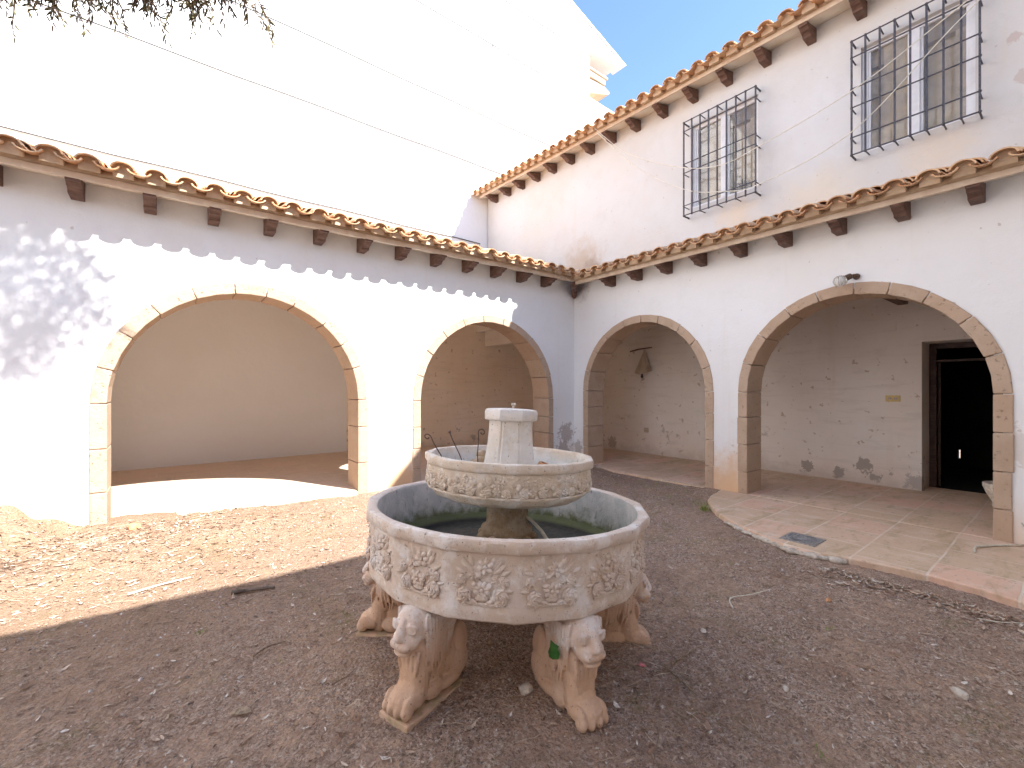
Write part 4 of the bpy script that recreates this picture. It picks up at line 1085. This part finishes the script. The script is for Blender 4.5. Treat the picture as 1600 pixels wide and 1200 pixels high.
for i in range(1500):
    x=lr.uniform(-8,-.1); y=lr.uniform(-5.55,-.05)
    if i<450: x=lr.gauss(-6.2,.8); y=lr.gauss(-.8,.5)
    if i>1400: x=lr.gauss(-3.9,.22); y=lr.gauss(-4.4,.25)
    if not inyard(x,y): continue
    a=lr.uniform(0,6.28); L=lr.uniform(.03,.12) if lr.random()<.85 else lr.uniform(.12,.25)
    p=[]
    for k in range(4):
        t=k/3-.5; xx=x+math.cos(a)*L*t+lr.uniform(-.004,.004); yy=y+math.sin(a)*L*t+lr.uniform(-.004,.004)
        p.append((xx,yy,gz(xx,yy)+.004+lr.uniform(0,.008)))
    sm.tube(p,lr.uniform(.0008,.002),3)
kind(sm.build('twig_litter',litter('straw_twigs',[(0,(.20,.13,.09)),(.5,(.34,.25,.17)),(.85,(.52,.42,.31)),(1,(.62,.55,.45))])),'stuff')
cm=MB()
for i in range(9000):
    x=lr.uniform(-8,-.1); y=lr.uniform(-5.5,-.05)
    if not inyard(x,y): continue
    r=lr.choice((.003,.004,.004,.005,.006,.008)) if lr.random()<.97 else lr.uniform(.008,.014)
    z=gz(x,y)+r*.3; a=lr.uniform(0,6.3)
    v=[(x+r*lr.uniform(.8,1.5)*math.cos(a+k*2.09),y+r*lr.uniform(.8,1.5)*math.sin(a+k*2.09),z-r*.4) for k in range(3)]+[(x+lr.uniform(-r,r)*.6,y+lr.uniform(-r,r)*.6,z+r*.7)]
    v+=[(v[0][0]+r*.2,v[0][1],z+r*.35)]
    cm.add(v,[(0,1,4),(1,3,4),(0,4,3),(1,2,3),(2,0,3),(0,2,1)])
kind(cm.build('gravel',M['chips']),'stuff')
wm=MB()
def tuft(x,y,n,h,s=.03):
    for i in range(n):
        a=lr.uniform(0,6.28); px=x+lr.gauss(0,s); py=y+lr.gauss(0,s); z=gz(px,py)-.003
        hh=h*lr.uniform(.5,1.2); le=lr.uniform(.2,1.0)*hh
        w_=hh*.10
        c,s_=math.cos(a),math.sin(a)
        wm.add([(px-s_*w_,py+c*w_,z),(px+s_*w_,py-c*w_,z),(px+c*le*.5+s_*w_*.9,py+s_*le*.5-c*w_*.9,z+hh*.7),(px+c*le,py+s_*le,z+hh*.85),(px+c*le*.5-s_*w_*.9,py+s_*le*.5+c*w_*.9,z+hh*.7)],[(0,1,2,4),(4,2,3)])
for (x,y,n,h,s) in ((-.96,-2.99,40,.06,.04),(-.82,-2.86,30,.05,.05),(-2.797,-4.771,14,.02,.015),(-3.844,-5.049,20,.018,.014),(-5.667,-2.569,18,.022,.015),(-5.364,-3.12,14,.016,.016),(-4.62,-4.80,14,.02,.02),(-5.1,-2.7,10,.016,.02),(-4.95,-2.85,10,.014,.02),(-4.45,-4.72,12,.02,.02)): tuft(x,y,n,h,s)
for i in range(80): 
    x=lr.gauss(-1.7,.5); y=lr.gauss(-2.9,.55)
    if inyard(x,y): tuft(x,y,lr.randint(3,8),.022,.03)
for i in range(30): 
    x=lr.gauss(-.35,.3); y=lr.gauss(-2.2,.5)
    if inyard(x,y): tuft(x,y,lr.randint(3,8),.03,.03)
for i in range(50):
    x=lr.uniform(-6.5,-2); y=lr.uniform(-5.2,-1.5)
    if inyard(x,y): tuft(x,y,lr.randint(2,4),.012,.012)
kind(wm.build('weeds',M['weed']),'stuff')

# countable stones, sticks and scraps
def rock(name,x,y,rx,ry,rz,mat,label,cat,seed,rot=0):
    mb=MB(); mb.ell((0,0,0),(rx,ry,rz),Matrix.Rotation(rot,3,'Z'),9,6)
    z=gz(x,y); vs=[]
    for v in mb.v:
        V=Vector(v); k=1+.45*noise.noise(V*(1.1/rx)+Vector((seed,0,0)))+.08*noise.noise(V*(3/rx)+Vector((seed,4,0)))
        vs.append((x+V.x*k,y+V.y*k,z+rz*.55+V.z*k))
    mb.v=vs; return tag(mb.build(name,mat,smooth=28,bevel=.0015),label,cat)
rock('stone',-4.524,-4.103,.036,.028,.022,M['pebble'],'rounded buff stone on the soil between the two front lions','stone',3,.4)
rock('stone',-2.964,-5.313,.034,.022,.022,M['pebble'],'pale pointed stone alone on bare soil at lower right','stone',8,1.2)
rock('stone',-3.557,-4.815,.018,.013,.010,M['pebble'],'small whitish stone on the soil right of the fountain, below the paving','stone',5,.3)
rock('stone',-6.05,-.30,.05,.035,.035,M['shard'],'ochre clod half buried in sunlit litter near the left arch pier','stone',6,.6)
rock('stone',-2.36,-4.62,.032,.014,.010,M['shard'],'flat reddish brown stone chip on soil below the paving edge','stone',9,.2)
def stick(pts,rad,label,mat='twig',name='stick'):
    mb=MB(); pp=[(x,y,gz(x,y)+dz) for x,y,dz in pts]; s_=sag(pp,5)
    mb.tube(s_,[rad*(1-.5*i/len(s_)) for i in range(len(s_))],6)
    return tag(mb.build(name,M[mat],smooth=True),label,'stick')
stick([(-3.83,-4.40,.012),(-3.72,-4.40,.016),(-3.61,-4.405,.012)],.006,'pale grey twig on the soil right of the fountain, pointing up to the paving')
stick([(-3.87,-4.38,.012),(-3.90,-4.49,.016),(-3.935,-4.60,.01)],.006,'thin dark twig just below the pale grey one right of the fountain')
stick([(-2.99,-4.30,.008),(-2.88,-4.23,.01),(-2.72,-4.29,.02),(-2.56,-4.345,.03)],.005,'long yellowish branched stem on the bare soil before the paving',mat='hose')
stick([(-1.95,-5.27,.01),(-1.9,-5.36,.012),(-1.80,-5.46,.012)],.004,'curved straw stem close to the paving edge at far right',mat='hose')
stick([(-5.47,-2.14,.014),(-5.33,-2.175,.018),(-5.22,-2.205,.014)],.016,'short dark weathered branch at the edge of the shade left of the fountain',mat='bark')
stick([(-5.46,-3.02,.012),(-5.39,-2.985,.02),(-5.30,-2.975,.014)],.007,'split grey stick with peeled pale strips in the shaded soil left of the fountain')
stick([(-6.02,-1.75,.01),(-5.85,-1.72,.012),(-5.68,-1.72,.012)],.008,'straight pale stick lying in sun near the shadow line',mat='hose')
mb=MB(); x,y=-5.567,-3.448; z=gz(x,y)+.008
g=[(-.05,-.005,.0),(-.02,.018,.012),(.015,.02,.016),(.055,.004,.006),(.02,-.014,.006),(-.02,-.016,.004)]
mb.add([(x+a*.8+b_*.5,y-a*.6+b_*.8,z+c) for a,b_,c in g]+[(x+a*.8+b_*.5,y-a*.6+b_*.8,z+c-.002) for a,b_,c in g],[(0,1,5),(1,2,4,5),(2,3,4),(6,11,7),(7,11,10,8),(8,10,9)])
tag(mb.build('dry_leaf',M['twig']),'large curled brown dry leaf in the shade at lower left','leaf')
mb=MB(); x,y=-3.957,-4.317; z=gz(x,y)+.008
mb.ell((x,y,z),(.009,.018,.005),Matrix.Rotation(.6,3,'Z'),8,6); mb.ell((x+.009,y+.006,z),(.006,.016,.004),Matrix.Rotation(.2,3,'Z'),8,6)
tag(mb.build('petal',M['pink'],smooth=True),'pink fallen petal on the soil beside the right side lion','petal')
